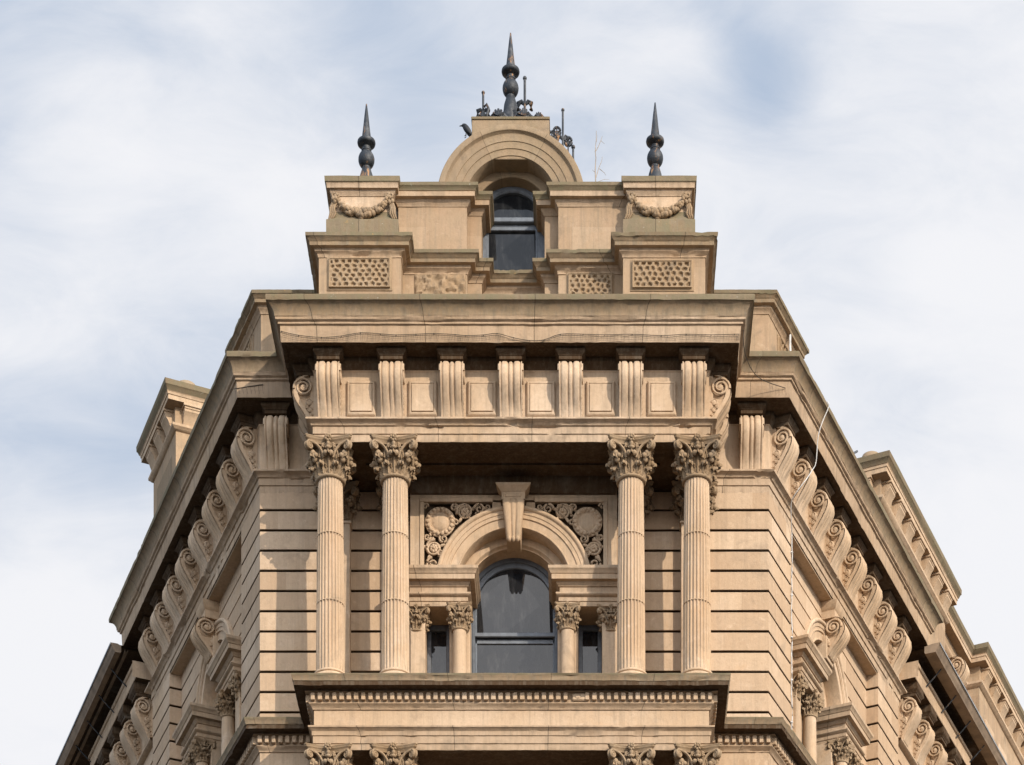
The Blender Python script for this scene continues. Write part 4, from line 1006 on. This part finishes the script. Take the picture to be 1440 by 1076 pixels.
for i in range(14): u = i/13; k.tube([(PX+.55+.7*u, -.2+.82*min(1, u*1.3), 27.02+.04*u), (PX+.57+.7*u, -.2+.82*min(1, u*1.3), 26.95)], .0014, 3)
tag(k.build('bird_netting', M['net']), 'loose scrap of netting strung across the cornice corner right of the portico', 'netting')
k = MB()
k.tube(catmull([(-PX-1.42, .62, 27.04), (-PX-1.15, .63, 27.09), (-PX-.9, .62, 27.12)], 6), .006, 5)
for i in range(9): u = i/8; k.tube([(-PX-1.42+.5*u, .618, 27.04+.08*u), (-PX-1.40+.5*u, .618, 26.97)], .002, 3)
tag(k.build('bird_netting', M['net']), 'short frayed piece of netting on the cornice left of the portico', 'netting')
k = MB()                                              # strap over the right attic
x0, y0 = PR(8.27, -1.55); x1, y1 = PR(8.24, -1.5)
k.tube(catmull([PR(8.75, -1.3)+(31.65,), PR(8.25, -1.25)+(31.25,), PR(8.24, -1.2)+(30.9,), PR(8.35, -1.1)+(30.5,), PR(8.5, -1.05)+(30.1,)], 5), .022, 6)
tag(k.build('dark_cable', M['darkcable']), 'dark cable draped over the domed cap of the right attic storey', 'cable')
# jackdaw on the gable
k = MB()
yb_ = .9; bx, bz = X(655.5, yb_), Z(187, yb_)
bird = empty('bird', (bx, yb_, bz-.03)); bird.scale = (.68, .68, .68)
k.M = Matrix.Translation((.02, 0, .12)) @ Matrix.Rotation(R(52), 4, 'Y'); k.ell((0, 0, 0), (.15, .062, .066), 14, 9); k.M = None
k.M = Matrix.Translation((-.055, 0, .215)); k.ell((0, 0, 0), (.05, .042, .043), 12, 8); k.M = None
k.tube([(-.09, 0, .215), (-.13, 0, .21), (-.165, 0, .20)], [.02, .013, .003], 7)
k.tube([(-.03, 0, .19), (.0, 0, .16)], [.045, .055], 10)
k.tube([(.09, 0, .04), (.15, 0, -.06), (.18, 0, -.11)], [.045, .035, .02], 8)
for q in (-1, 1):
    k.M = Matrix.Translation((.04, q*.055, .10)) @ Matrix.Rotation(R(56), 4, 'Y'); k.ell((0, 0, 0), (.15, .02, .05), 12, 7); k.M = None
    k.tube([(.0, q*.03, .03), (-.01, q*.03, -.04), (-.04, q*.03, -.05)], .008, 5)
k.build('body', M['feather'], bird, smooth=70)
tag(bird, 'small black bird perched on the left shoulder of the arched gable', 'bird')
# dry sapling growing from the coping
k = MB(); yp = .62
def tp(px, py): return (X(px, yp), yp+.0008*(px-838)**2*.3, Z(py, yp))
for pts, r_ in (([(838, 262), (837, 240), (838, 222), (837, 212), (838.5, 195), (838.5, 184)], .010), ([(837, 214), (841, 207), (845, 197), (847, 190)], .007), ([(845, 197), (848, 199), (850.5, 200)], .004),
                ([(838, 250), (842, 236), (846, 226), (847, 219)], .007), ([(843, 237), (850, 241), (852, 244)], .005), ([(838, 243), (834, 240), (833, 238)], .004), ([(838.5, 200), (839.8, 194), (840.2, 190)], .003), ([(840, 256), (850, 250), (857, 247)], .004)):
    n_ = len(pts); k.tube([tp(*p) for p in pts], [r_*(1-.6*i/(n_-1)) for i in range(n_)], 5)
tag(k.build('dry_sapling', M['twig']), 'thin leafless twig growing from the attic coping right of the gable', 'plant')
